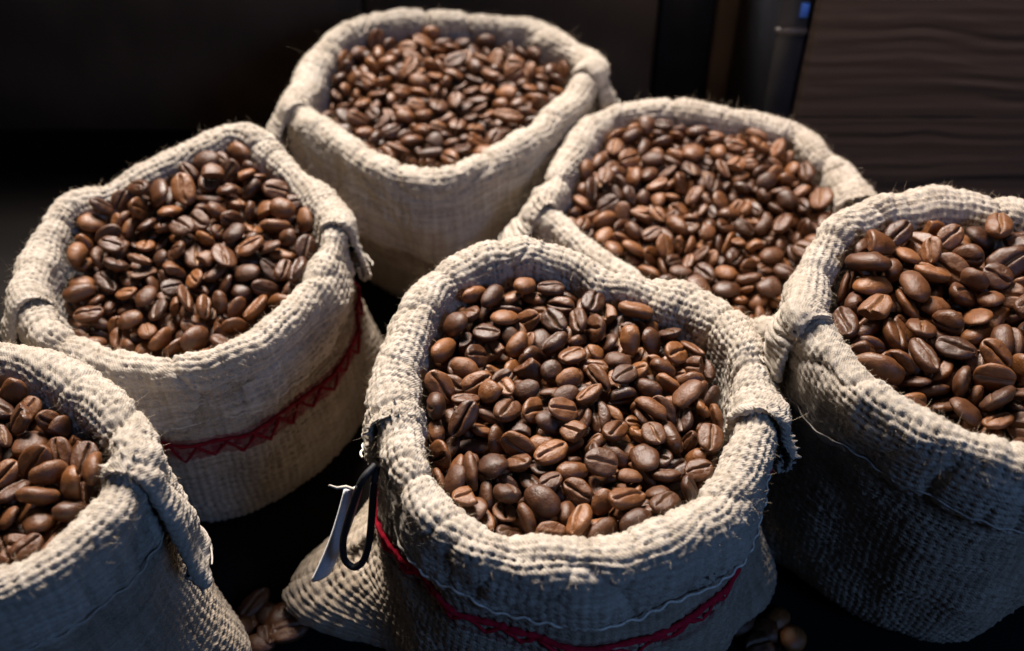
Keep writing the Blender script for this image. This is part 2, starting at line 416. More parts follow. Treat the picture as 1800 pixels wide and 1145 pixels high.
    hem = X[:, n1 + n2 + n3 - 1] + N3[:, n1 + n2 + n3 - 1] * .5
    return X2, np.stack([U, V], -1), hem, nn, (n1, n2, n3, n4)

class Body:
    """the standing sack below the cuff: round at the top, widening to two corner ears at the bottom seam"""
    def __init__(self, R):
        self.R = R; d = R.d; self.d = d
        (pl, _), (pr, _) = R.at(np.array([0.0])), R.at(np.array([R.sR]))
        self.phL = math.atan2(pl[0, 1] - R.mid[1], pl[0, 0] - R.mid[0]); self.phR = math.atan2(pr[0, 1] - R.mid[1], pr[0, 0] - R.mid[0])
        self.rm = R.len / (2 * math.pi)
    def point(self, s, t):           # s, t broadcast; t 0 at the top, 1 at the table
        R, d = self.R, self.d; sd = d['seed'] + 50
        P, N = R.at(s)
        r = d['r']
        top = P + N * (r - 2.6)[..., None] if np.ndim(r) else P + N * (r - 2.6)
        top = top.copy(); top[..., 2] = P[..., 2] - 7
        rel = P - R.mid; ph = np.arctan2(rel[..., 1], rel[..., 0]); rad = np.hypot(rel[..., 0], rel[..., 1])
        def lobe(p0): 
            q = np.abs(np.mod(ph - p0 + math.pi, 2 * math.pi) - math.pi); return np.exp(-(q / .30) ** 2), np.exp(-(q / .65) ** 2)
        l1, l1w = lobe(self.phL); l2, l2w = lobe(self.phR)
        g = smoothstep(.55, .93, t) * (1 - .45 * smoothstep(.95, 1.0, t))
        ear = (d['ears'][0] * l1 + d['ears'][1] * l2) * g
        base = .55 * rad + .45 * self.rm
        tt = smoothstep(0, 1, t)
        rr = (rad + r - 2.6) * (1 - tt) + (base + d['taper']) * tt
        rr = rr - d['pinch'] * np.sin(math.pi * np.clip(t * 1.7, 0, 1)) + 3.0 * np.sin(math.pi * np.clip(t, 0, 1) ** 1.3) - 7 * smoothstep(.82, 1.0, t) ** 2 + ear
        rr = rr + 2.4 * noise2(s * .04, t * 3.0 + 0 * s, sd) * smoothstep(0, .3, t) + 1.2 * noise2(s * .10, t * 5.0, sd + 1) * smoothstep(0, .3, t)
        X = np.empty(np.broadcast(s, t).shape + (3,))
        X[..., 0] = R.mid[0] + np.cos(ph) * rr; X[..., 1] = R.mid[1] + np.sin(ph) * rr
        X[..., 2] = top[..., 2] * (1 - t) + .6 * t
        return X
    def t_of_depth(self, s, dz):     # t at a distance dz below the crest
        P, _ = self.R.at(s); top = P[..., 2] - 7
        return (dz - 7) / (top - .6)
    def mesh(self):
        R, d = self.R, self.d; st = d['body_step']
        nu = int(R.len / st); s = np.arange(nu) * R.len / nu
        H = R.z * 1.25; nv = int(H / st); t = np.linspace(0, 1, nv)
        S, T = np.meshgrid(s, t, indexing='ij')
        X = self.point(S, T)
        nrow = round(R.len / PITCH_W / 2) * 2
        U = S / R.len * nrow; V = T * H / PITCH_V
        hint = np.zeros_like(X); rel = X - R.mid; hint[..., :2] = rel[..., :2]
        X2, nn = displace(X, U, V, d['seed'] * 10 + 5, hint, closed_u=True, crimp=.46, depth=1.15)
        X2[..., 2] = np.maximum(X2[..., 2], .15)
        # yarns dyed red: a solid row and, under it, a woven zigzag
        i, j = np.floor(U), np.floor(V)
        j0 = np.floor(self.t_of_depth(s, d['cuff_f'] + 9.5).mean() * H / PITCH_V)
        tri = np.abs(np.mod(i, 6) - 3); jj = j - j0
        dyed = np.zeros_like(U)
        if d['stripe']:
            dyed = np.where((jj >= 1) & (jj <= 4) & (np.abs(tri - (jj - 1)) < .8), 1.0, 0.0)
            dyed = np.where((jj == 5) | (jj == 0), .6, dyed)
            if d['stripe'] == 1: dyed = np.where((jj >= 0) & (jj <= 5), .85 + .20 * (np.abs(tri - (jj - 1.5)) < 1.1), 0)
            dyed = dyed * (.85 + .25 * noise2(i * .9, j * .9, 3))
        return X2, np.stack([U, V], -1), np.clip(dyed, 0, 1)

# ------------------------------------------------------------------ coffee beans
def bean_mesh(seed, rings=15, coarse=False):
    rs = random.Random(seed)
    kind = rs.random()
    a, b, hd, hf = 5.35 * rs.uniform(.84, 1.16), 3.85 * rs.uniform(.86, 1.14), 2.75 * rs.uniform(.78, 1.2), 1.15 * rs.uniform(.7, 1.35)
    if kind < .15: a *= .88; b *= .92; hf *= 1.7           # a rounder, pea-shaped bean
    if kind > .88: hd *= .7                                # a flat one
    bend, groove, wob = rs.uniform(-.55, .55), rs.uniform(.9, 1.7), rs.uniform(-1.2, 1.2)
    egg = rs.uniform(-.2, .2)
    off = [0, 4, 8, 13, 21, 34, 52, 72, 92, 115, 146] if not coarse else [0, 5, 11, 22, 45, 75, 105, 142]
    ang = sorted([-90 + o for o in off] + [-90 - o for o in off[1:]] + [90])
    ph = np.radians(np.array(ang)); th = np.linspace(0, math.pi, rings + 2)[1:-1]
    TH_, PH = np.meshgrid(th, ph, indexing='ij')
    x = np.cos(TH_); rad = np.sin(TH_) ** .88
    y = np.cos(PH) * rad; z = np.sin(PH) * rad
    zz = np.where(z > 0, z * hd, -hf * np.abs(z) ** .6 * np.where(rad > 0, rad ** .1, 1))
    X = x * a; Y = y * b * (1 + egg * x); Z = zz
    ctr = bend * np.sin(x * 2.4) + wob * .15
    q = Y - ctr
    flat = smoothstep(.05, .45, -z)
    ctrw = .34 + .14 * np.sin(x * 3.1 + seed)
    gv = np.exp(-(q / ctrw) ** 2) * smoothstep(0, .35, 1 - np.abs(x)) * flat
    lip = np.exp(-((np.abs(q) - 1.0) / .55) ** 2) * flat * smoothstep(0, .4, 1 - np.abs(x))
    Z = Z + groove * gv - .22 * lip
    Z = Z + .22 * noise2(X * .55 + seed, Y * .55, seed) + .12 * noise2(X * 1.2, Y * 1.2 + seed, seed)
    Y = Y + .22 * noise2(X * .5, Z * .5 + seed, seed + 2); X = X * (1 + .04 * noise2(Y * .6, Z * .6 + seed, seed + 4))
    if seed % 20 in (3, 9, 14):                            # chipped or broken
        X = np.minimum(X, a * (.15 if seed % 20 == 3 else .5) + .35 * noise2(Y * .9, Z * .9, seed))
    nth, nph = X.shape
    V = np.stack([X, Y, Z], -1).reshape(-1, 3)
    V = np.vstack([V, [[min(a * 1.005, X.max()), 0, -.05], [-a * 1.005, 0, -.05]]])
    cre = np.r_[(gv ** 1.3).ravel(), 0, 0]
    I, J = np.meshgrid(np.arange(nth - 1), np.arange(nph), indexing='ij'); J2 = (J + 1) % nph
    q4 = np.stack([I * nph + J, I * nph + J2, (I + 1) * nph + J2, (I + 1) * nph + J], -1).reshape(-1, 4)
    tri = np.vstack([q4[:, [0, 1, 2]], q4[:, [0, 2, 3]]])
    j = np.arange(nph); j2 = (j + 1) % nph; n0 = nth * nph
    tri = np.vstack([tri, np.stack([0 * j + n0, j2, j], -1), np.stack([0 * j + n0 + 1, (nth - 1) * nph + j, (nth - 1) * nph + j2], -1)])
    return V, tri, cre
N_VAR = 20
BEANS = [bean_mesh(100 + k) for k in range(N_VAR)]

# ------------------------------------------------------------------ setting: table top and the dark boards behind
WALL_Y = 452.0
PLANK_Y = 398.0
def box(x0, x1, y0, y1, z0, z1, bev=.8):
    """bevelled box (mm), chamfered edges"""
    import bmesh
    bm = bmesh.new(); bmesh.ops.create_cube(bm, size=1)
    for v in bm.verts: v.co = ((x0 + x1) / 2 + v.co.x * (x1 - x0), (y0 + y1) / 2 + v.co.y * (y1 - y0), (z0 + z1) / 2 + v.co.z * (z1 - z0))
    bmesh.ops.bevel(bm, geom=bm.edges[:], offset=bev, segments=1, affect='EDGES')
    bmesh.ops.triangulate(bm, faces=bm.faces[:])
    V = np.array([v.co[:] for v in bm.verts]); F = np.array([[v.index for v in f.verts] for f in bm.faces]); bm.free()
    return V, F
def box_obj(name, b, mat, parent=None, **k):
    V, F = box(*b, **k); return mesh_object(name, V, F, mat, parent, smooth=False)

tb = mesh_object('table_top', [(-1200, -500, 0), (1200, -500, 0), (1200, 900, 0), (-1200, 900, 0)], [[0, 1, 2, 3]], M_TABLE, smooth=False)
tag(tb, 'dark stained table top under the burlap sacks', 'table top', kind='structure')

def wx(px, py=100, y=WALL_Y): return on_depth(px, py, y)[0]
wall = box_obj('wall', (-900, 900, WALL_Y + 30, WALL_Y + 40, 0, 150), M_RECESS)
tag(wall, 'dark wooden wall standing behind the sacks', 'wall', kind='structure')
zr = random.Random(4)
edges = [-900, -420, wx(640), wx(1158)]
for a, b in zip(edges[:-1], edges[1:]):
    p = box_obj('panel', (a + .6, b - .6, WALL_Y + 14, WALL_Y + 29, 0, 150), M_PANEL, wall)
box_obj('panel', (wx(1158) + 2, wx(1262), WALL_Y + 22, WALL_Y + 29, 0, 150), M_RECESS, wall)  # board standing in for a shaded gap, dark by its colour
box_obj('panel', (wx(1262) + .5, wx(1302), WALL_Y + 18, WALL_Y + 29, 0, 150), M_PANEL, wall)
box_obj('batten', (wx(1303), wx(1340), WALL_Y + 8, WALL_Y + 29, 0, 150), M_BATTEN_LIT, wall)
post = empty('post', (0, 0, 0)); tag(post, 'narrow slate-grey upright post beside the ripple-grained planks', 'post')
PW = PLANK_Y - 2
box_obj('upright', (wx(1357, 100, PW), wx(1408, 100, PW), PW, WALL_Y + 24, 0, 150), M_POST, post, bev=.7)
zb = on_depth(1385, 55, PW)[2]
box_obj('metal_band', (wx(1356, 100, PW), wx(1409, 100, PW), PW - 1.5, PW + 3, zb - 1.6, zb + 1.6), M_STEEL, post)
zb = on_depth(1395, 18, PW)[2]
box_obj('blue_spot', (wx(1390, 100, PW), wx(1404, 100, PW), PW - .8, PW + 1, zb - 3, zb + 3), M_BLUE, post, bev=.2)
# the weathered planks: ridged along the grain, each with its own relief
zs = [0, 50, 106, 150]
rg = np.random.RandomState(5)
for k in range(len(zs) - 1):
    x0, x1 = wx(1413, 100, PLANK_Y) + rg.uniform(0, .8), 900
    nx, nz = 260, int((zs[k + 1] - zs[k]) / .8)
    xs = x0 + (x1 - x0) * np.linspace(0, 1, nx) ** 1.7; z_ = np.linspace(zs[k] + .2, zs[k + 1] - .2, nz)
    X, Z = np.meshgrid(xs, z_, indexing='ij')
    zz = Z + 5 * noise2(X * .018, Z * .02, 31 + k) + 1.6 * noise2(X * .06, Z * .05, 41 + k)
    ridge = .35 * noise2(zz * .16, X * .004 + k, 51) + .4 * noise2(zz * .34, X * .01, 52) + .12 * noise2(zz * 1.3, X * .03, 53)
    edge = np.minimum(Z - z_[0], z_[-1] - Z); Y = PLANK_Y - ridge + .5 * (1 - smoothstep(0, 1.2, edge)) + 1.5 * (1 - smoothstep(0, 2.5, X - x0))
    V = np.stack([X, Y, Z], -1).reshape(-1, 3); F = grid_faces(nx, nz, flip=True)
    # close the end and the edges towards the wall
    rim_i = np.r_[np.arange(nz), np.arange(1, nx) * nz + nz - 1, ((nx - 1) * nz + np.arange(nz - 1))[::-1], (np.arange(1, nx - 1) * nz)[::-1]]
    Vb = V[rim_i].copy(); Vb[:, 1] = WALL_Y + 29; m0 = len(V); kk = np.arange(len(rim_i)); k2 = (kk + 1) % len(rim_i)
    F = np.vstack([F, np.stack([rim_i[kk], rim_i[k2], m0 + k2, m0 + kk], -1)])
    mesh_object('plank', np.vstack([V, Vb]), F, M_PLANK, wall)

# ------------------------------------------------------------------ the six sacks
LABELS = {
 'front': 'front burlap sack with red zigzag stripe, a paper tag on a black cord beside it',
 'left': 'left burlap sack with dark red stripe, its mouth rising to a peak',
 'rear': 'rearmost burlap sack, at the top edge, with a deep plain cuff',
 'back_right': 'wedged burlap sack behind the front sack, its own front rim hidden',
 'right': 'tall burlap sack cut off by the right edge, its outside in dark shade',
 'corner': 'corner burlap sack cut off at lower left, its side lap hanging down',
}
def burlap_sack(R):
    d = R.d; sd = d['seed']
    root = empty('burlap_sack', (R.mid[0] * MM, R.mid[1] * MM, 0))
    tag(root, LABELS[d['key']], 'sack', 'open burlap sacks of coffee beans')
    off = np.array([R.mid[0], R.mid[1], 0])
    hems = []; rnd = np.random.RandomState(900 + sd); fib = []
    for which in ('back', 'front'):
        X, UV, hem, nn, (n1, n2, n3, n4) = cuff_strip(R, which)
        nu, nv = X.shape[:2]
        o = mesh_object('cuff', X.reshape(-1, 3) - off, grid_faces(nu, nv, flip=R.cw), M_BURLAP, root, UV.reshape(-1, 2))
        o['label'] = 'cuff half round the back, lapping over the other' if which == 'back' else 'cuff half round the front'
        # hem thread: a running stitch along the lower edge
        q = hem[::2]; e_ = int((9 if which == 'back' else 4) / d['step'] / 2); q = q[e_:-e_]; k = np.arange(len(q))
        q = q + np.stack([0 * k, 0 * k, 1.2 + .25 * np.sin(k * .9) + .3 * noise2(k * .11, 0 * k, sd)], -1)
        dirn = q - R.mid; dirn[:, 2] = 0; dirn /= np.linalg.norm(dirn, axis=1)[:, None]
        q = q + dirn * (.55 + .35 * np.sin(k * 1.1))[:, None]
        v, f = tube(q, .36 if d['key'] == 'front' else .26, 5); mesh_object('hem_thread', v - off, f, M_SEAM if d['key'] == 'front' else M_THREAD, o)
        # loose jute fibres standing off the cuff
        m = int(nu * d['step'] * 22)
        iu = rnd.randint(2, nu - 2, m); jv = np.clip((n1 + n2 * rnd.normal(.55, .38, m)).astype(int), int(n1 * .6), nv - 3)
        base = X[iu, jv]; nrm = nn[iu, jv]
        tng = rnd.normal(size=(m, 3)); ln = np.clip(rnd.exponential(.75, m), .4, 4.0)[:, None]
        dr = nrm * rnd.uniform(.15, .9, (m, 1)) + tng * .55; dr /= np.linalg.norm(dr, axis=1)[:, None]
        crl = rnd.normal(size=(m, 3)) * .35
        p0 = base - nrm * .2; p1 = base + dr * ln * .35; p2 = base + dr * ln * .7 + crl * ln * .35; p3 = base + dr * ln + crl * ln * .9
        fib.append(np.stack([p0, p1, p2, p3], 1))
    fb = np.concatenate(fib); m = len(fb)
    a = np.cross(fb[:, 3] - fb[:, 0], [0.3, 0.2, 1.0]); a /= np.linalg.norm(a, axis=1)[:, None]
    b = np.cross(a, fb[:, 3] - fb[:, 0]); b /= np.linalg.norm(b, axis=1)[:, None]
    rad = rnd.uniform(.018, .036, (m, 1, 1)) * np.array([1, .9, .7, .25])[None, :, None]
    ring = [fb + rad * (a[:, None, :] * math.cos(t) + b[:, None, :] * math.sin(t)) for t in (0, 2.0944, 4.18879)]
    V = np.stack(ring, 2).reshape(-1, 3)      # (m, 4, 3 sides)
    base_f = []
    for g in range(3):
        for t in range(3): base_f.append([g * 3 + t, g * 3 + (t + 1) % 3, (g + 1) * 3 + (t + 1) % 3, (g + 1) * 3 + t])
    F = (np.array(base_f)[None] + (np.arange(m) * 12)[:, None, None]).reshape(-1, 4)
    o = mesh_object('loose_fibres', V - off, F, M_FIBRE, root); o['kind'] = 'stuff'
    B = Body(R); X, UV, dyed = B.mesh(); nu, nv = X.shape[:2]
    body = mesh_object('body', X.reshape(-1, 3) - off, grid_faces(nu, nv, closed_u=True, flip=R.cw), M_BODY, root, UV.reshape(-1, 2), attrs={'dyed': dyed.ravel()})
    # red yarns laid round the sack just under the cuff
    if d['stripe']:
        front = d['stripe'] == 2; s = np.linspace(0, R.len, 700, endpoint=False)
        dz = d['cuff_f'] + 9.0 + .5 * noise2(s * .1, 0 * s, sd)
        P = B.point(s, B.t_of_depth(s, dz)); n = P - R.mid; n[:, 2] = 0; n /= np.linalg.norm(n, axis=1)[:, None]
        v, f = tube(P + n * (1.55 + .25 * noise2(s * .6, 0 * s, sd))[:, None], (.85 if front else .6) * (1 + .3 * noise2(s * .9, 0 * s, sd)), 6, True)
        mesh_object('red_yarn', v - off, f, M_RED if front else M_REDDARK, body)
        s = np.linspace(0, R.len, 2400, endpoint=False); nz = 38; tri = np.abs(np.mod(s / R.len * nz, 1) * 2 - 1)
        dz = d['cuff_f'] + 10.2 + (3.4 if front else 5.5) * tri + .5 * noise2(s * .3, 0 * s, sd + 1)
        P = B.point(s, B.t_of_depth(s, dz)); n = P - R.mid; n[:, 2] = 0; n /= np.linalg.norm(n, axis=1)[:, None]
        v, f = tube(P + n * (1.15 + .25 * noise2(s * .5, 0 * s, sd + 3))[:, None], (.6 if front else .5) * (1 + .35 * noise2(s * .8, 0 * s, sd)), 5, True)
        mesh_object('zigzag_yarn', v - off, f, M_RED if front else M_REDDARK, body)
    return root
for R in RIMS: burlap_sack(R)

# ------------------------------------------------------------------ paper tag on its black cord, hanging from the front sack's side lap
def hang_tag():
    Yt = 175.0
    root = empty('hang_tag', tuple(on_depth(640, 830, Yt) * MM))
    tag(root, 'narrow grey paper tag on a black cord loop hanging at the front sack', 'tag')
    off = on_depth(640, 830, Yt)
    c = [on_depth(x, y, dy) for x, y, dy in ((660, 818, 175), (640, 838, 172), (628, 862, 171), (614, 905, 170), (602, 950, 170), (604, 985, 169), (622, 1000, 168), (640, 988, 168), (650, 950, 169), (654, 900, 170), (657, 850, 172), (662, 820, 175))]
    t = np.linspace(0, len(c) - 1, 90); P = np.stack([np.interp(t, np.arange(len(c)), np.array(c)[:, k]) for k in range(3)], -1)
    for _ in range(8): P[1:-1] = (P[:-2] + 2 * P[1:-1] + P[2:]) / 4
    v, f = tube(P, 1.0, 8); mesh_object('cord', v - off, f, M_CORD, root)
    # the card, seen nearly edge on: a slightly bowed sheet folded at its top
    a0, a1 = on_depth(606, 862, Yt + 4), on_depth(548, 1022, Yt - 2)
    ax = a1 - a0; L = np.linalg.norm(ax); ax /= L
    wdir = np.array([.55, .50, .05]); wdir -= ax * np.dot(wdir, ax); wdir /= np.linalg.norm(wdir)
    nrm = np.cross(ax, wdir)
    n, m = 24, 9; W = 6.5
    sides = []
    for th in (-.45, .45):
        A, B = np.meshgrid(np.linspace(0, L, n), np.linspace(0, W, m), indexing='ij')
        g = a0 + ax * A[..., None] + wdir * B[..., None] + nrm * (th + 1.1 * np.sin(A / L * math.pi) + .5 * np.sin(B / W * math.pi))[..., None]
        sides.append(g.reshape(-1, 3))
    F = grid_faces(n, m); o2 = n * m
    ri = np.r_[np.arange(m), np.arange(1, n) * m + m - 1, ((n - 1) * m + np.arange(m - 1))[::-1], (np.arange(1, n - 1) * m)[::-1]]
    k = np.arange(len(ri)); k2 = (k + 1) % len(ri)
    F = np.vstack([F, F[:, ::-1] + o2, np.stack([ri[k], ri[k2], ri[k2] + o2, ri[k] + o2], -1)])
    card = mesh_object('card', np.vstack(sides) - off, F, M_CARD, root, smooth=False)
    tip = [on_depth(x, y, Yt - 3) for x, y in ((626, 862), (608, 856), (592, 858), (578, 853))]
    v, f = tube(tip, [.45, .5, .4, .25], 6); mesh_object('string_end', v - off, f, M_THREAD, root)
hang_tag()

# ------------------------------------------------------------------ the coffee beans, settled in the sacks
def quat_rot(q, V):
    w, x, y, z = q; u = np.array([x, y, z]); return V + 2 * np.cross(u, np.cross(u, V) + w * V)
BEAN_ME = []
for k, (v, t, c) in enumerate(BEANS):
    o = mesh_object('coffee_bean', v, t, M_BEAN, None, attrs={'crease': c}); BEAN_ME.append(o.data); bpy.data.objects.remove(o)
LOW = [bean_mesh(100 + k, 11, True) for k in range(N_VAR)]
WHERE = {'front': 'front sack', 'left': 'left sack', 'rear': 'rearmost sack', 'back_right': 'wedged sack', 'right': 'tall sack', 'corner': 'corner sack'}
def pose(q):
    up = quat_rot(q, np.array([0, 0, 1.0]))[2]
    return 'round-backed' if up > .45 else ('crease-up' if up < -.45 else 'edge-on')
def zone(R, p):
    lo, hi = R.C.min(0), R.C.max(0); fx, fy = ((p - lo) / (hi - lo + 1e-6))[:2]
    a = 'front' if fy < .38 else ('back' if fy > .62 else ''); b = 'left' if fx < .38 else ('right' if fx > .62 else '')
    return f'{b} {a}'.strip() or 'middle'
ORD = ['nearest', 'second nearest', 'third nearest', 'fourth nearest', 'fifth nearest', 'sixth nearest', 'seventh nearest', 'eighth nearest', 'ninth nearest', 'tenth nearest', 'eleventh nearest', 'twelfth nearest']
def add_bean(k, s, p, q, label, group):
    o = bpy.data.objects.new('coffee_bean', BEAN_ME[k]); col.objects.link(o)
    o.location = tuple(np.asarray(p) * MM); o.scale = (s, s, s); o.rotation_mode = 'QUATERNION'; o.rotation_quaternion = q
    tag(o, label, 'coffee bean', group); return o
HEAP = {'front': 'dark roasted coffee beans packed between and under the larger ones in the front sack',
        'left': 'dark roasted coffee beans packed under the larger ones in the sack left of the front sack',
        'rear': 'small dark heap of roasted coffee beans filling the rearmost sack',
        'back_right': 'heap of roasted coffee beans filling the sack wedged behind the front sack',
        'right': 'dark roasted coffee beans under the larger ones in the tall sack at the right edge',
        'corner': 'dark roasted coffee beans under the larger ones in the lower left corner sack'}
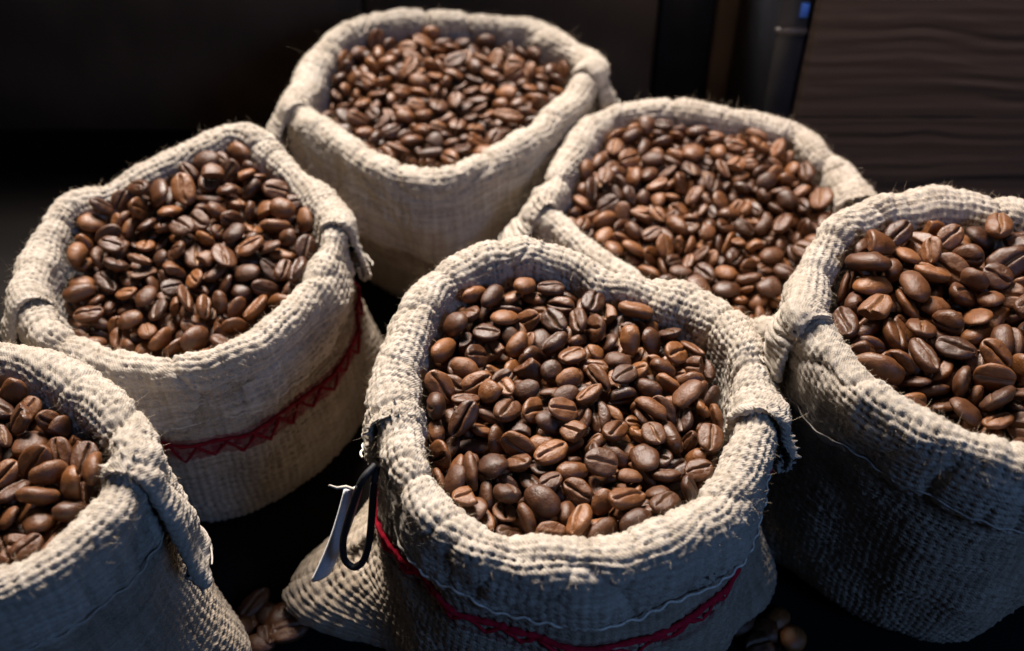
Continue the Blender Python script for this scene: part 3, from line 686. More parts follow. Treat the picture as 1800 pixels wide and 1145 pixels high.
# each bean: sack, shown singly or in the heap, shape, scale/1000, place in the sack (1/10 mm), turn as a quaternion (1/1000)
BEAN_ROWS = [
1,0,1,1110,66,-27,-176,720,-266,-260,586,
1,0,1,810,379,-33,-182,524,223,799,-192,
1,0,13,780,-198,358,-215,144,773,578,217,
1,0,3,880,142,-27,-180,2,-24,-581,-813,
1,0,13,820,-69,-30,-175,757,-47,281,-588,
1,0,10,980,1,-80,-198,334,-58,-387,857,
1,0,4,840,390,29,-176,216,-123,965,-85,
1,0,12,1000,-263,375,-174,842,309,211,-389,
1,0,2,1040,-73,361,-146,220,-952,23,-211,
1,0,2,910,-185,-227,-180,792,270,242,-492,
1,0,17,950,-212,-18,-171,865,-139,-8,482,
1,0,4,830,254,302,-164,90,224,-961,138,
1,0,5,740,-138,380,-149,431,-216,-80,872,
1,0,13,850,-212,196,-157,4,974,226,10,
1,0,14,960,-56,-386,-155,-123,-237,-868,-420,
1,0,19,880,-122,-219,-155,187,-885,413,103,
1,1,6,900,-255,-90,-161,14,33,-248,-968,
1,0,6,880,198,-57,-188,119,-285,951,-34,
1,0,18,1070,-3,-274,-181,13,159,800,579,
1,0,17,880,-96,-239,-207,910,-407,-68,-44,
1,0,14,920,-200,390,-162,729,-134,318,-591,
1,0,11,780,183,-161,-183,652,-51,-45,755,
1,0,14,750,-360,25,-122,231,695,-630,-260,
1,0,14,940,139,-75,-153,222,-276,-855,-378,
1,0,12,930,62,363,-144,514,852,-8,102,
1,0,0,940,187,153,-159,20,-127,-407,904,
1,0,13,970,-262,32,-159,-42,986,157,45,
1,0,16,1020,352,-5,-154,674,50,-155,-721,
1,0,6,870,-307,263,-181,218,153,-721,640,
1,0,14,760,-229,-55,-121,188,947,133,-226,
1,0,5,860,41,-150,-175,401,893,183,88,
1,0,0,760,-65,100,-147,988,-8,40,146,
1,0,8,980,-33,34,-132,29,-978,105,-178,
1,0,15,960,-95,295,-139,168,-535,-819,122,
1,0,2,950,-235,331,-135,218,-154,-938,223,
1,0,13,780,94,-316,-197,173,618,-735,218,
1,0,13,740,-227,-122,-182,51,27,993,-106,
1,0,4,960,225,-113,-157,17,54,994,-99,
1,0,8,910,-137,-24,-161,602,-86,75,790,
1,0,19,950,-318,-31,-157,790,-310,216,-484,
1,0,6,760,169,11,-158,125,42,-991,0,
1,0,16,780,-66,229,-169,291,214,-837,-411,
1,0,7,730,123,-196,-171,155,974,-134,97,
1,0,11,940,229,221,-141,66,761,608,214,
1,0,4,940,-27,-210,-152,17,-15,-141,-990,
1,0,7,940,-159,-306,-176,195,497,-838,-117,
1,0,18,860,199,-28,-135,-55,968,-28,-242,
1,1,2,930,10,-210,-112,988,-51,83,116,
1,0,13,1020,388,-101,-147,340,-238,754,-509,
1,0,5,940,-8,135,-111,197,-970,39,134,
1,0,2,1090,361,219,-142,-225,-274,934,-42,
1,1,7,1010,-51,281,-127,578,242,49,777,
1,0,0,870,75,-104,-134,168,871,122,446,
1,0,12,900,-147,446,-129,992,87,-38,-78,
1,0,0,910,-334,213,-139,320,947,6,28,
1,0,18,760,58,433,-148,621,744,-135,-207,
1,0,19,850,-110,6,-128,988,-23,138,-60,
1,0,2,740,-267,-27,-142,398,-589,-688,147,
1,0,17,900,-309,-131,-179,1,-962,-266,61,
1,0,9,880,-120,-102,-138,125,-902,-407,74,
1,1,17,900,414,-13,-123,188,618,313,696,
1,0,9,680,25,309,-135,60,-83,994,26,
1,0,16,840,-297,98,-140,37,982,-102,-157,
1,0,18,980,-118,80,-117,109,344,890,280,
1,1,6,870,-203,-7,-112,-139,78,966,-203,
1,0,7,810,-62,441,-126,54,700,688,183,
1,0,10,800,151,333,-136,-69,-269,-959,-55,
1,0,5,1000,-188,338,-118,848,-252,201,-420,
1,0,0,910,226,335,-128,114,-789,602,37,
1,0,12,820,-211,-268,-141,439,560,-338,-616,
1,0,2,740,48,-313,-166,411,-668,-64,617,
1,0,0,1000,-300,312,-177,460,-842,-68,-274,
1,0,12,780,-152,-385,-141,47,941,196,-272,
1,0,19,920,275,-44,-157,262,-100,-88,956,
1,0,18,820,289,-121,-173,445,601,664,32,
1,0,16,850,166,102,-154,38,9,-402,915,
1,0,11,890,127,-140,-156,56,964,252,54,
1,0,17,1030,256,162,-114,395,-674,569,256,
1,0,7,640,-9,207,-126,150,-725,-598,306,
1,0,15,840,-97,-271,-163,130,147,-798,-569,
1,0,1,780,194,68,-147,317,108,500,-799,
1,0,10,780,140,162,-124,243,59,929,273,
1,0,5,880,58,-256,-132,298,518,772,219,
1,0,1,900,253,-300,-150,374,-835,-288,-282,
1,0,2,850,-48,-65,-139,67,-948,239,202,
1,0,17,640,378,-49,-126,844,438,243,189,
1,0,1,840,-55,-310,-160,51,941,245,-228,
1,0,17,680,17,-78,-148,347,-897,265,-74,
1,0,2,1000,-189,49,-118,53,-20,-984,171,
1,0,4,910,-166,393,-96,808,-576,-52,-113,
1,0,16,900,314,263,-124,189,-6,979,-82,
1,0,15,850,-201,-165,-169,132,-51,365,-920,
1,0,19,800,-317,-108,-139,79,903,280,316,
1,0,15,860,-201,155,-132,229,-260,-925,-158,
1,0,9,750,-34,70,-110,921,-353,34,160,
1,0,9,1030,401,159,-123,353,-671,637,-143,
1,0,11,990,-291,163,-111,98,-966,-62,229,
1,0,15,950,14,389,-138,79,255,-800,538,
1,0,19,900,268,306,-108,669,-70,539,-507,
1,0,9,890,126,397,-131,658,735,-38,-162,
1,0,17,930,-80,390,-99,149,123,975,112,
1,0,1,860,329,-236,-160,226,-565,773,178,
1,0,1,890,208,-81,-109,248,162,-925,236,
1,1,2,950,-24,243,-79,204,-305,886,-284,
1,0,3,700,191,-267,-159,235,887,384,108,
1,0,6,840,194,-203,-140,200,386,638,635,
1,1,11,1000,-190,-88,-129,304,594,16,744,
1,0,6,1000,-325,298,-109,154,-482,850,-149,
1,0,9,910,-226,-352,-138,188,420,881,110,
1,0,13,760,0,-162,-135,82,-3,848,-524,
1,0,4,850,-287,35,-122,75,-994,-45,-58,
1,0,15,1000,-47,159,-144,-183,917,-87,-343,
1,0,17,890,-183,263,-137,58,-323,-944,-36,
1,1,2,1100,281,-92,-111,338,-503,-666,435,
1,0,10,990,275,-184,-142,53,-968,-208,-126,
1,0,8,930,286,23,-126,224,-28,489,-842,
1,0,10,860,-72,-187,-125,183,859,-471,80,
1,0,17,890,77,145,-127,18,254,958,-133,
1,0,1,980,58,52,-118,785,351,94,-502,
1,1,17,900,410,56,-120,474,-85,648,-589,
1,0,11,980,43,244,-144,233,-545,749,296,
1,0,14,880,250,111,-127,8,-33,-294,955,
1,1,0,880,-355,-76,-112,398,483,650,430,
1,1,13,890,-80,449,-88,47,307,927,-210,
1,0,6,670,118,314,-127,603,360,-253,-666,
1,1,13,850,-110,-356,-119,166,536,425,710,
1,1,1,910,256,250,-81,775,-15,512,-370,
1,0,7,740,378,-1,-91,103,-760,-444,463,
1,0,7,940,-284,356,-67,263,340,901,-56,
1,0,9,920,-231,105,-121,963,188,-10,191,
1,0,9,820,33,209,-119,243,-152,-958,0,
1,1,9,990,-83,-13,-90,254,-865,-328,282,
1,0,13,760,-232,436,-133,866,-359,-329,-116,
1,1,5,710,157,-228,-112,20,-70,-250,-965,
1,0,10,690,272,-250,-148,-332,936,113,28,
1,0,15,830,-314,96,-102,-15,194,920,340,
1,0,14,800,-41,-273,-130,9,437,-880,-185,
1,1,14,820,-35,121,-79,744,155,232,-607,
1,1,2,900,234,73,-94,222,-188,-647,705,
1,0,16,820,237,-160,-117,-188,-233,-954,13,
1,0,18,850,9,-113,-118,-241,-941,-225,-73,
1,1,16,820,-102,350,-90,352,-865,-90,-346,
1,0,16,860,162,-258,-139,406,662,617,128,
1,0,15,900,-339,-218,-147,604,-534,539,-245,
1,0,3,840,26,317,-110,937,30,-64,343,
1,1,15,1090,334,28,-65,365,213,-110,-900,
1,0,16,810,158,-120,-130,232,25,97,967,
1,1,6,970,-347,212,-78,776,336,343,409,
1,1,13,960,-162,-22,-81,149,489,-859,13,
1,0,15,700,148,32,-130,-93,-941,324,-16,
1,0,14,860,151,108,-103,-138,678,-714,-107,
1,0,4,830,85,83,-122,67,-148,-362,918,
1,0,13,750,381,-171,-146,598,-603,-484,212,
1,0,13,760,-151,279,-98,751,309,221,-540,
1,0,11,940,-141,155,-117,374,-757,-439,307,
1,0,13,990,-94,199,-97,664,501,555,27,
1,0,5,850,-66,-113,-126,961,259,46,83,
1,0,10,1070,179,312,-100,25,799,537,271,
1,0,6,860,125,-344,-135,303,-772,339,-444,
1,0,9,790,296,197,-129,560,-198,-541,595,
1,0,3,680,-1,441,-133,7,-766,643,10,
1,0,0,770,-260,-152,-146,390,352,804,281,
1,0,7,810,144,234,-118,284,-81,951,-91,
1,1,12,880,77,-399,-115,249,-182,547,-778,
1,0,17,870,-160,-250,-131,67,-425,-811,-397,
1,1,13,940,92,-27,-103,103,682,645,329,
1,0,3,1020,-370,132,-128,290,-608,428,-602,
1,0,4,850,-299,-183,-140,584,309,-347,-666,
1,1,5,800,321,-33,-107,320,661,594,328,
1,0,17,860,208,139,-92,33,-919,103,-380,
1,1,9,900,133,361,-79,177,-754,613,-157,
1,1,0,860,-6,-328,-139,463,419,-711,-324,
1,0,13,850,85,153,-92,28,110,993,-12,
1,0,3,840,223,-278,-114,497,-312,200,785,
1,0,16,870,-244,399,-96,568,-276,-272,726,
1,1,11,880,328,199,-76,166,-908,-317,220,
1,0,4,900,219,-33,-107,849,-29,407,335,
1,0,8,810,83,224,-112,790,265,230,503,
1,0,10,810,-253,276,-136,134,-718,-544,-412,
1,1,9,900,-2,27,-86,338,84,294,-890,
1,0,5,680,29,108,-91,344,-784,-514,50,
1,1,9,850,-127,-70,-108,659,-40,-100,-744,
1,1,12,900,-45,-163,-88,6,320,-947,20,
1,0,4,910,195,214,-122,315,-109,931,-150,
1,0,15,650,-126,315,-102,-226,765,-598,-76,
1,1,6,800,327,-90,-137,64,-826,-10,-560,
1,1,1,930,-312,297,-57,925,147,-335,-102,
1,1,14,900,-205,38,-60,894,50,-263,359,
1,1,16,950,202,-178,-93,797,0,-115,-593,
1,1,13,870,-246,82,-80,327,-916,-215,-86,
1,0,4,950,208,-324,-117,322,935,-64,133,
1,0,15,800,-176,109,-93,19,351,-884,-309,
1,0,3,750,319,87,-148,315,-284,-643,637,
1,0,5,670,-125,222,-129,-178,926,328,-48,
1,1,6,800,-263,422,-48,705,592,337,196,
1,1,6,970,-280,-64,-67,138,-426,838,311,
1,1,11,900,25,185,-70,23,-300,940,-160,
1,0,16,780,-159,438,-82,135,179,-179,-958,
1,0,6,840,11,456,-96,168,-92,-718,669,
1,0,18,880,96,-201,-133,101,-974,160,-126,
1,1,0,1000,-356,-16,-66,561,310,693,331,
1,1,11,1040,93,296,-73,276,-803,229,-475,
1,1,5,840,-132,-191,-92,140,875,-385,258,
1,1,18,890,126,-157,-112,694,633,-212,-269,
1,0,16,790,126,-10,-121,381,-830,303,-272,
1,1,4,780,-167,-323,-132,79,648,735,-181,
1,0,8,680,-101,-241,-117,31,-474,-875,92,
1,1,15,1000,-23,338,-80,38,443,872,206,
1,0,12,780,62,-366,-145,799,-552,-110,212,
1,1,1,850,-249,194,-82,341,221,-899,-166,
1,1,4,1050,-341,-157,-114,552,-19,752,360,
1,1,1,870,-222,282,-73,59,996,-72,6,
1,1,18,850,254,-224,-106,287,952,96,-50,
1,1,2,850,160,45,-95,-18,79,-751,-655,
1,1,2,860,281,137,-79,853,-415,304,90,
1,1,3,910,-254,-318,-70,119,970,207,-48,
1,1,10,900,383,-111,-90,4,608,-786,-108,
1,1,18,1120,-71,-310,-106,877,359,-90,-306,
1,1,19,810,343,-203,-114,-75,986,138,46,
1,1,6,910,131,-89,-84,45,883,425,-195,
1,0,15,1000,39,-47,-102,326,-411,850,-46,
1,1,16,820,167,98,-62,68,398,-914,26,
1,1,12,770,-281,138,-79,238,70,-287,925,
1,1,7,980,-293,-260,-103,764,-127,-489,402,
1,1,9,800,376,158,-91,253,-902,102,-335,
1,1,13,830,-30,450,-49,21,12,-999,40,
1,0,10,930,-251,-330,-114,261,-210,-14,942,
1,1,0,820,-108,454,-41,935,-11,152,320,
1,1,11,910,316,-269,-113,-530,133,837,-24,
1,1,1,930,-198,-202,-101,435,-197,31,878,
1,1,8,810,-109,55,-81,950,176,-252,51,
1,0,14,770,-168,-169,-139,264,-941,-48,205,
1,0,16,840,370,65,-107,611,680,93,395,
1,1,1,840,156,174,-87,210,4,192,959,
1,1,6,860,-208,410,-47,452,-183,350,-800,
1,0,10,660,-100,264,-98,408,-384,823,-96,
1,1,8,820,235,-341,-70,114,932,343,-29,
1,0,4,730,63,-160,-116,178,740,516,394,
1,1,5,800,315,288,-80,-273,-500,-808,151,
1,0,9,780,-170,58,-71,148,425,888,97,
1,1,18,910,21,-277,-106,55,321,878,352,
1,1,6,850,94,86,-66,532,-685,463,-182,
1,0,15,670,323,143,-115,52,-970,-7,-238,
1,0,12,810,60,397,-93,591,480,434,482,
1,0,19,800,135,257,-92,549,-374,-150,733,
1,0,2,690,44,261,-88,580,735,328,124,
1,1,2,950,-2,399,-75,151,173,896,381,
1,1,19,800,230,-110,-75,49,-819,571,14,
1,0,3,830,201,273,-76,315,-870,373,63,
1,1,7,900,-43,-52,-97,952,62,280,105,
1,0,12,680,123,-264,-119,96,804,-459,364,
1,0,1,750,-311,-23,-116,480,-50,-47,875,
1,1,7,830,-169,337,-70,253,-107,-136,-952,
1,1,13,950,21,-377,-97,-262,-781,-522,-221,
1,1,5,930,163,-386,-100,888,363,79,272,
1,1,6,760,65,25,-61,178,925,323,90,
1,1,10,840,-50,-405,-118,121,-60,-957,-255,
1,1,12,930,-348,61,-73,287,-848,372,244,
1,1,9,1000,-101,139,-88,362,292,-553,692,
1,1,9,910,-287,256,-99,141,725,-118,664,
1,0,9,760,-208,463,-82,588,742,-74,313,
1,1,1,950,84,-210,-71,-107,50,984,135,
1,1,0,920,-162,-291,-98,-100,-477,-798,355,
1,1,17,790,84,-309,-114,465,184,418,-758,
1,0,11,740,-121,-328,-171,87,230,-34,968,
1,1,16,990,-253,-216,-101,532,-370,-592,479,
1,0,8,780,211,23,-122,512,-699,175,468,
1,1,6,880,230,-26,-71,874,-359,168,-282,
1,1,2,900,-132,237,-81,742,408,-29,532,
1,1,8,720,10,89,-69,224,8,354,-908,
1,1,2,940,194,233,-59,600,416,100,-676,
1,1,14,880,19,-101,-77,18,-938,337,-76,
1,0,4,780,379,226,-85,325,797,-507,-52,
1,1,6,980,143,-322,-77,72,958,208,-186,
1,1,17,970,96,390,-47,120,-816,-563,63,
1,1,11,860,-276,18,-76,233,957,161,-63,
1,1,8,790,291,84,-88,95,333,547,762,
1,1,3,710,94,212,-79,663,189,226,689,
1,1,16,930,-131,-137,-93,595,-764,248,5,
1,1,4,810,268,-9,-97,482,-732,477,64,
1,1,8,1040,220,352,-47,283,946,-130,-86,
1,1,18,960,46,316,-58,352,-659,609,-265,
1,1,3,920,-199,227,-111,263,-813,516,-58,
1,0,19,900,359,108,-109,182,77,645,-739,
1,1,10,900,-10,-36,-60,216,49,-971,-85,
1,0,5,730,344,-150,-135,897,78,-435,27,
1,1,19,680,-49,-253,-97,108,-204,973,-22,
2,0,6,950,74,-125,-231,102,-392,879,252,
2,0,5,1130,-231,9,-197,27,667,-742,-63,
2,0,8,980,-192,-56,-208,595,-16,507,-623,
2,0,0,940,-288,-179,-235,563,-697,-414,158,
2,0,0,1140,76,-35,-180,225,-369,-869,-240,
2,0,7,1050,-318,-264,-201,414,65,-729,542,
2,0,19,840,36,460,-126,292,-589,459,598,
2,0,9,910,-405,96,-216,510,-451,528,-507,
2,0,18,800,-307,140,-200,361,932,-3,-36,
2,0,9,1030,-361,-195,-201,416,43,518,746,
2,0,8,1070,-371,27,-197,116,383,-912,-90,
2,0,16,1080,63,425,-100,-285,575,676,362,
2,0,11,910,-165,196,-156,911,239,-42,-334,
2,0,16,870,-347,159,-148,842,-168,335,-389,
2,0,13,1100,23,183,-150,268,-637,694,-200,
2,0,14,900,-238,-92,-195,722,537,-397,-182,
2,0,6,950,-209,-182,-197,109,-278,-954,-38,
2,0,7,980,-207,70,-167,180,833,-502,145,
2,0,13,780,-376,-21,-154,44,939,330,-83,
2,0,6,860,-1,396,-128,71,948,-304,-60,
2,0,5,810,-3,-27,-162,118,712,692,19,
2,0,2,920,-180,290,-150,205,-126,873,-423,
2,0,5,930,-31,-103,-176,4,-866,404,-296,
2,0,7,1080,-91,252,-125,4,423,-906,-27,
2,0,10,1020,123,-187,-219,893,-71,-14,-445,
2,0,2,1060,135,367,-120,50,-570,-819,27,
2,0,7,1020,97,149,-148,174,538,802,190,
2,0,4,900,-303,-119,-194,480,83,151,860,
2,0,9,940,88,286,-150,19,931,362,-32,
2,0,4,740,-47,344,-140,117,549,-814,152,
2,0,15,980,-106,-156,-215,947,-195,-47,-251,
2,0,14,890,-2,281,-140,3,158,972,175,
2,0,19,940,273,211,-131,121,-668,732,-49,
2,0,16,960,-239,229,-136,685,-7,216,-696,
2,0,2,930,-118,-299,-202,778,-141,40,611,
2,0,18,1010,167,285,-127,37,341,-939,32,
2,0,18,830,215,-73,-181,23,-935,-353,-1,
2,0,13,930,-117,69,-138,-39,-986,-158,25,
2,0,11,950,-369,-75,-124,290,30,20,956,
2,0,11,900,-281,147,-147,100,-894,384,209,
2,0,2,970,-169,-112,-207,282,-246,533,-759,
2,0,10,890,-155,-247,-218,157,136,-974,-93,
2,0,7,1100,-32,360,-90,163,-898,408,23,
2,0,18,1010,53,115,-120,535,655,413,339,
2,0,8,880,55,332,-124,168,982,81,-21,
2,0,9,950,214,256,-139,136,-411,852,-295,
2,0,14,860,-320,79,-148,126,-34,22,-991,
2,0,11,1000,-116,147,-116,258,-709,651,-80,
2,0,4,900,98,-157,-193,120,-27,139,983,
2,0,14,1000,-4,248,-105,36,-901,-432,-22,
2,0,5,990,88,246,-100,-35,680,732,39,
2,0,17,1090,-289,65,-182,75,-684,-725,34,
2,0,17,990,-47,178,-134,761,270,245,537,
2,0,1,980,-104,-126,-169,208,820,-533,-20,
2,0,5,1080,-299,-42,-164,258,586,-764,-86,
2,0,10,1010,-165,229,-107,70,-827,534,-161,
2,0,11,910,-110,333,-125,157,806,-355,446,
2,0,8,930,-371,-98,-164,799,11,66,597,
2,0,5,740,-13,99,-142,-48,901,-409,134,
2,0,2,1000,12,407,-56,874,-302,182,-334,
2,0,15,850,-369,-168,-147,168,-919,346,84,
2,0,15,850,-285,-232,-214,185,307,-704,613,
2,0,3,850,-89,-1,-127,5,975,-220,-43,
2,0,10,810,-185,-84,-158,144,267,-936,-180,
2,0,17,990,-237,89,-132,181,755,-626,67,
2,0,15,910,76,387,-91,447,-853,-263,-53,
2,0,7,720,298,-48,-155,88,979,-142,-120,
2,0,8,850,-384,103,-126,136,508,848,-66,
2,0,16,980,-155,103,-105,117,914,245,301,
2,0,6,940,122,-95,-155,-100,374,-876,-287,
2,0,11,890,257,239,-97,997,69,-19,-20,
2,0,14,1090,72,423,-26,282,-174,-932,144,
2,0,14,880,-245,-35,-155,107,-758,-572,294,
2,0,1,900,221,95,-141,776,26,-75,-626,
2,0,7,990,190,311,-75,40,970,-240,-23,
2,0,15,990,-130,-227,-190,176,126,-973,76,
2,0,10,1040,-42,-249,-220,83,155,-984,-2,
2,0,18,1110,-68,208,-87,902,-37,-73,-423,
2,0,16,1020,23,172,-88,594,-151,134,-778,
2,0,7,960,294,124,-114,27,-951,-256,172,
2,0,18,1110,148,62,-120,67,-970,197,-128,
2,0,4,950,-12,117,-111,-27,-504,863,36,
2,0,12,930,-121,339,-65,166,-225,755,-593,
2,0,7,770,157,211,-108,99,-429,896,62,
2,0,7,840,98,-283,-210,205,-294,813,-458,
2,0,0,950,201,-38,-143,88,467,851,-224,
2,0,11,920,142,-22,-112,106,-636,761,-67,
2,0,3,860,242,-176,-194,60,-442,678,-584,
2,0,3,1010,-276,14,-140,534,21,-246,-808,
2,0,19,780,-193,160,-134,195,-943,155,-222,
2,0,8,900,-386,15,-112,3,793,-579,191,
2,0,12,1000,-55,-206,-174,74,-796,-598,63,
2,0,16,910,-219,-41,-131,696,37,255,670,
2,0,4,880,-28,38,-138,19,-916,387,102,
2,0,3,840,74,345,-79,242,-964,27,106,
2,0,19,1080,92,56,-88,104,-915,-390,5,
2,0,4,970,41,279,-73,21,264,946,-188,
2,0,13,740,-284,-198,-182,136,-137,-64,-979,
2,0,10,980,69,-235,-203,226,705,599,306,
2,0,16,950,49,-95,-155,234,-838,-464,-167,
2,0,16,940,63,29,-129,24,978,-191,75,
2,0,6,920,-14,344,-40,5,-217,-954,-207,
2,1,7,920,79,458,36,273,-90,-508,812,
2,1,7,1110,1,20,-76,-20,-772,634,50,
2,0,14,990,-52,291,-76,147,-834,527,-66,
2,0,2,940,182,-183,-191,551,-185,126,-804,
2,0,8,910,-152,-15,-148,68,807,-587,0,
2,0,18,970,-111,267,-65,878,-88,-108,459,
2,0,5,870,-235,229,-78,97,-426,-899,33,
2,0,1,930,143,263,-76,614,-50,-178,767,
2,0,11,950,-195,150,-84,64,618,783,-10,
2,0,4,810,-306,199,-120,564,83,-270,-776,
2,0,12,910,240,13,-131,230,175,76,954,
2,0,6,890,160,-135,-155,197,-912,-337,128,
2,0,8,1010,-382,135,-81,267,510,-802,-162,
2,0,0,940,226,177,-102,166,-291,-589,735,
2,0,17,1080,328,-16,-115,346,212,894,189,
2,0,1,930,361,73,-104,34,713,672,-195,
2,0,14,850,-155,-332,-169,745,550,-275,-257,
2,0,8,800,-41,-72,-140,1,529,847,50,
2,0,2,790,161,142,-136,534,418,500,539,
2,1,6,1010,-281,-82,-107,64,891,-444,-67,
2,0,16,810,-169,296,-91,311,856,385,-149,
2,1,4,860,-170,-35,-105,137,922,354,-80,
2,1,18,1060,-307,-214,-128,18,-83,996,-2,
2,1,1,820,167,-110,-123,929,-74,55,358,
2,0,1,790,-178,223,-64,75,719,686,-81,
2,0,10,820,-65,-332,-205,-149,-512,-840,98,
2,0,12,990,299,-153,-138,63,322,637,-697,
2,0,1,820,125,404,6,521,355,-667,397,
2,0,18,810,-208,-155,-163,755,-286,22,590,
2,0,4,870,-82,318,-25,187,-947,163,206,
2,0,15,860,-77,-122,-143,-82,-958,262,80,
2,0,8,720,17,433,27,232,-892,386,-21,
2,0,18,840,-247,160,-109,26,894,-432,-119,
2,1,9,1080,280,37,-91,243,-62,259,933,
2,0,3,810,3,-27,-127,116,-103,-987,50,
2,0,16,840,-77,49,-107,897,-22,65,-438,
2,1,9,1080,-23,157,-35,70,248,928,269,
2,0,17,930,-29,397,-5,31,-252,961,107,
2,0,11,940,9,-176,-162,541,-110,202,-809,
2,1,7,940,26,77,-48,27,554,644,-528,
2,0,15,850,-193,26,-122,33,210,-977,14,
2,0,5,1020,-63,102,-65,148,914,-375,38,
2,0,14,880,-154,-179,-176,970,-236,59,18,
2,0,14,990,232,263,-57,933,9,-67,354,
2,0,14,900,102,190,-86,-157,618,-695,-332,
2,0,2,960,196,331,-34,88,-350,-626,691,
2,0,5,770,29,-312,-197,102,-860,-493,86,
2,0,10,980,177,18,-82,991,7,53,-123,
2,0,11,690,-347,26,-155,807,-396,38,-436,
2,0,19,870,344,107,-83,389,683,614,66,
2,0,19,880,113,-96,-106,279,459,-86,-839,
2,0,8,900,-234,252,-37,310,-874,-237,290,
2,0,13,1040,-307,200,-70,242,924,131,265,
2,0,1,1070,147,-316,-158,204,949,6,-242,
2,0,5,910,-303,118,-97,288,-921,14,261,
2,0,17,890,133,369,-61,76,803,-587,-67,
2,0,6,940,78,314,-38,305,-195,-847,-389,
2,1,1,1000,-66,-300,-156,245,-455,707,-483,
2,1,9,930,122,-235,-161,-386,-19,905,177,
2,0,17,780,-218,96,-97,25,-607,-731,311,
2,1,5,980,-218,189,-7,547,220,-763,-264,
2,1,7,790,-210,-123,-116,90,958,-223,159,
2,0,15,850,-158,-132,-140,152,-769,613,-100,
2,0,16,980,-157,274,-29,216,-731,644,-68,
2,0,8,820,6,-248,-194,898,255,150,326,
2,0,18,890,29,-119,-121,351,-879,267,-180,
2,1,4,900,259,-30,-96,-265,232,931,99,
2,0,14,1000,212,102,-81,228,416,873,117,
2,1,0,880,-255,146,-62,505,400,-343,-683,
2,0,15,910,364,-71,-142,324,715,206,585,
2,1,14,1120,-57,105,-15,3,-381,-923,-55,
2,1,0,1030,44,202,-32,144,928,92,-332,
2,0,8,1040,-126,151,-50,40,600,-770,215,
2,0,4,790,230,-130,-168,116,610,-758,-203,
2,0,2,850,-15,230,-52,594,-670,92,437,
2,1,1,820,-55,-117,-99,131,-940,-288,128,
2,1,2,900,-83,362,21,147,-420,-856,-264,
2,1,5,880,-175,-226,-143,214,90,63,-971,
2,1,8,1050,-325,28,-90,-274,607,627,-403,
2,1,16,990,52,372,11,314,-368,791,375,
2,1,7,840,-132,-150,-109,624,80,-22,-777,
2,1,2,950,143,302,-9,888,-188,-392,152,
2,0,6,870,127,130,-87,314,932,-176,-39,
2,1,2,870,-261,-146,-159,542,466,-598,-361,
2,0,8,780,277,203,-57,42,-130,989,-50,
2,1,6,980,247,-105,-119,357,-73,-835,-413,
2,1,7,930,-28,408,35,951,294,-89,-23,
2,0,11,880,305,173,-80,47,621,772,-130,
2,1,1,1080,-375,143,-40,972,-90,212,47,
2,1,10,900,13,-86,-89,242,458,832,198,
2,1,18,1110,72,-43,-95,133,909,377,122,
2,1,8,930,-346,191,0,402,127,-905,56,
2,0,15,980,143,357,-12,862,-462,-209,14,
2,1,8,810,-110,-267,-152,71,579,810,-55,
2,1,0,880,110,-173,-113,615,-506,575,-187,
2,1,4,990,2,-172,-94,324,-477,-689,440,
2,1,3,1060,-192,5,-74,88,-293,-880,363,
2,1,17,990,182,-61,-83,988,105,-93,-62,
2,0,15,780,-130,-81,-126,241,537,132,798,
2,1,17,1150,222,-184,-125,249,-435,831,-241,
2,0,10,850,-225,-222,-184,296,-588,646,386,
2,0,3,840,84,-169,-155,35,-706,-707,-6,
2,0,16,900,-1,279,-37,25,-42,-262,-964,
2,0,8,830,-127,25,-92,302,-344,-227,860,
2,1,13,1040,354,-74,-59,238,729,583,267,
2,0,15,900,245,33,-50,84,174,-55,-980,
2,1,5,950,268,191,-11,950,267,120,-106,
2,1,12,1120,-81,266,17,197,-550,-787,-200,
2,1,8,910,92,250,-29,16,-365,-895,257,
2,1,8,980,-231,259,30,9,-929,343,-140,
2,1,2,1000,298,80,-53,61,-480,-316,816,
2,0,2,900,-274,-311,-173,768,556,256,188,
2,0,1,920,-7,325,8,150,-561,-814,8,
2,0,1,950,-268,62,-96,867,-88,-352,340,
2,1,16,1190,-168,260,6,562,-187,-323,738,
2,1,10,960,235,286,-1,264,-942,59,196,
2,1,12,910,-305,85,-42,640,-705,-287,-106,
2,1,16,900,167,-252,-147,620,633,453,-93,
2,0,15,870,-389,68,-70,705,478,331,-406,
2,1,9,1040,-64,-43,-87,757,-342,81,-551,
2,0,3,880,-32,-194,-124,622,478,-288,-549,
2,1,14,920,72,272,7,902,-232,15,364,
2,0,17,760,-299,148,-36,444,-416,792,43,
2,0,16,880,166,154,-68,-313,-713,627,19,
2,0,7,740,71,-346,-185,364,830,-180,384,
2,0,3,1010,204,207,-43,685,346,-60,-638,
2,1,9,820,40,-12,-64,477,-113,112,-864,
2,1,8,880,-60,18,-52,406,241,867,161,
2,0,19,950,215,-281,-168,64,239,-907,340,
2,1,13,1050,250,131,-39,441,888,118,-51,
2,1,19,950,33,-243,-155,138,-958,22,252,
2,1,15,1130,184,21,-38,130,-294,947,0,
2,0,15,990,-307,-141,-138,357,-356,60,862,
2,1,5,1090,49,-308,-150,703,520,324,360,
2,0,17,860,-180,65,-69,40,679,713,-169,
2,0,3,850,284,232,-18,24,-80,973,215,
2,1,6,970,-352,-138,-104,967,158,-19,198,
2,1,3,960,111,333,24,95,196,-210,-953,
2,1,17,990,-278,31,-37,72,-164,-984,-7,
2,0,2,760,171,81,-58,930,-241,-278,3,
2,1,16,790,161,-182,-131,483,-96,683,-540,
2,0,14,900,150,207,-25,314,678,416,518,
2,1,15,1010,-203,-276,-182,-124,620,765,123,
2,0,16,760,-98,-60,-117,156,434,680,570,
2,1,4,1070,101,-13,-49,139,-527,-819,178,
2,1,10,810,-298,244,-12,-428,745,504,88,
2,1,13,840,300,-48,-83,257,-737,-622,58,
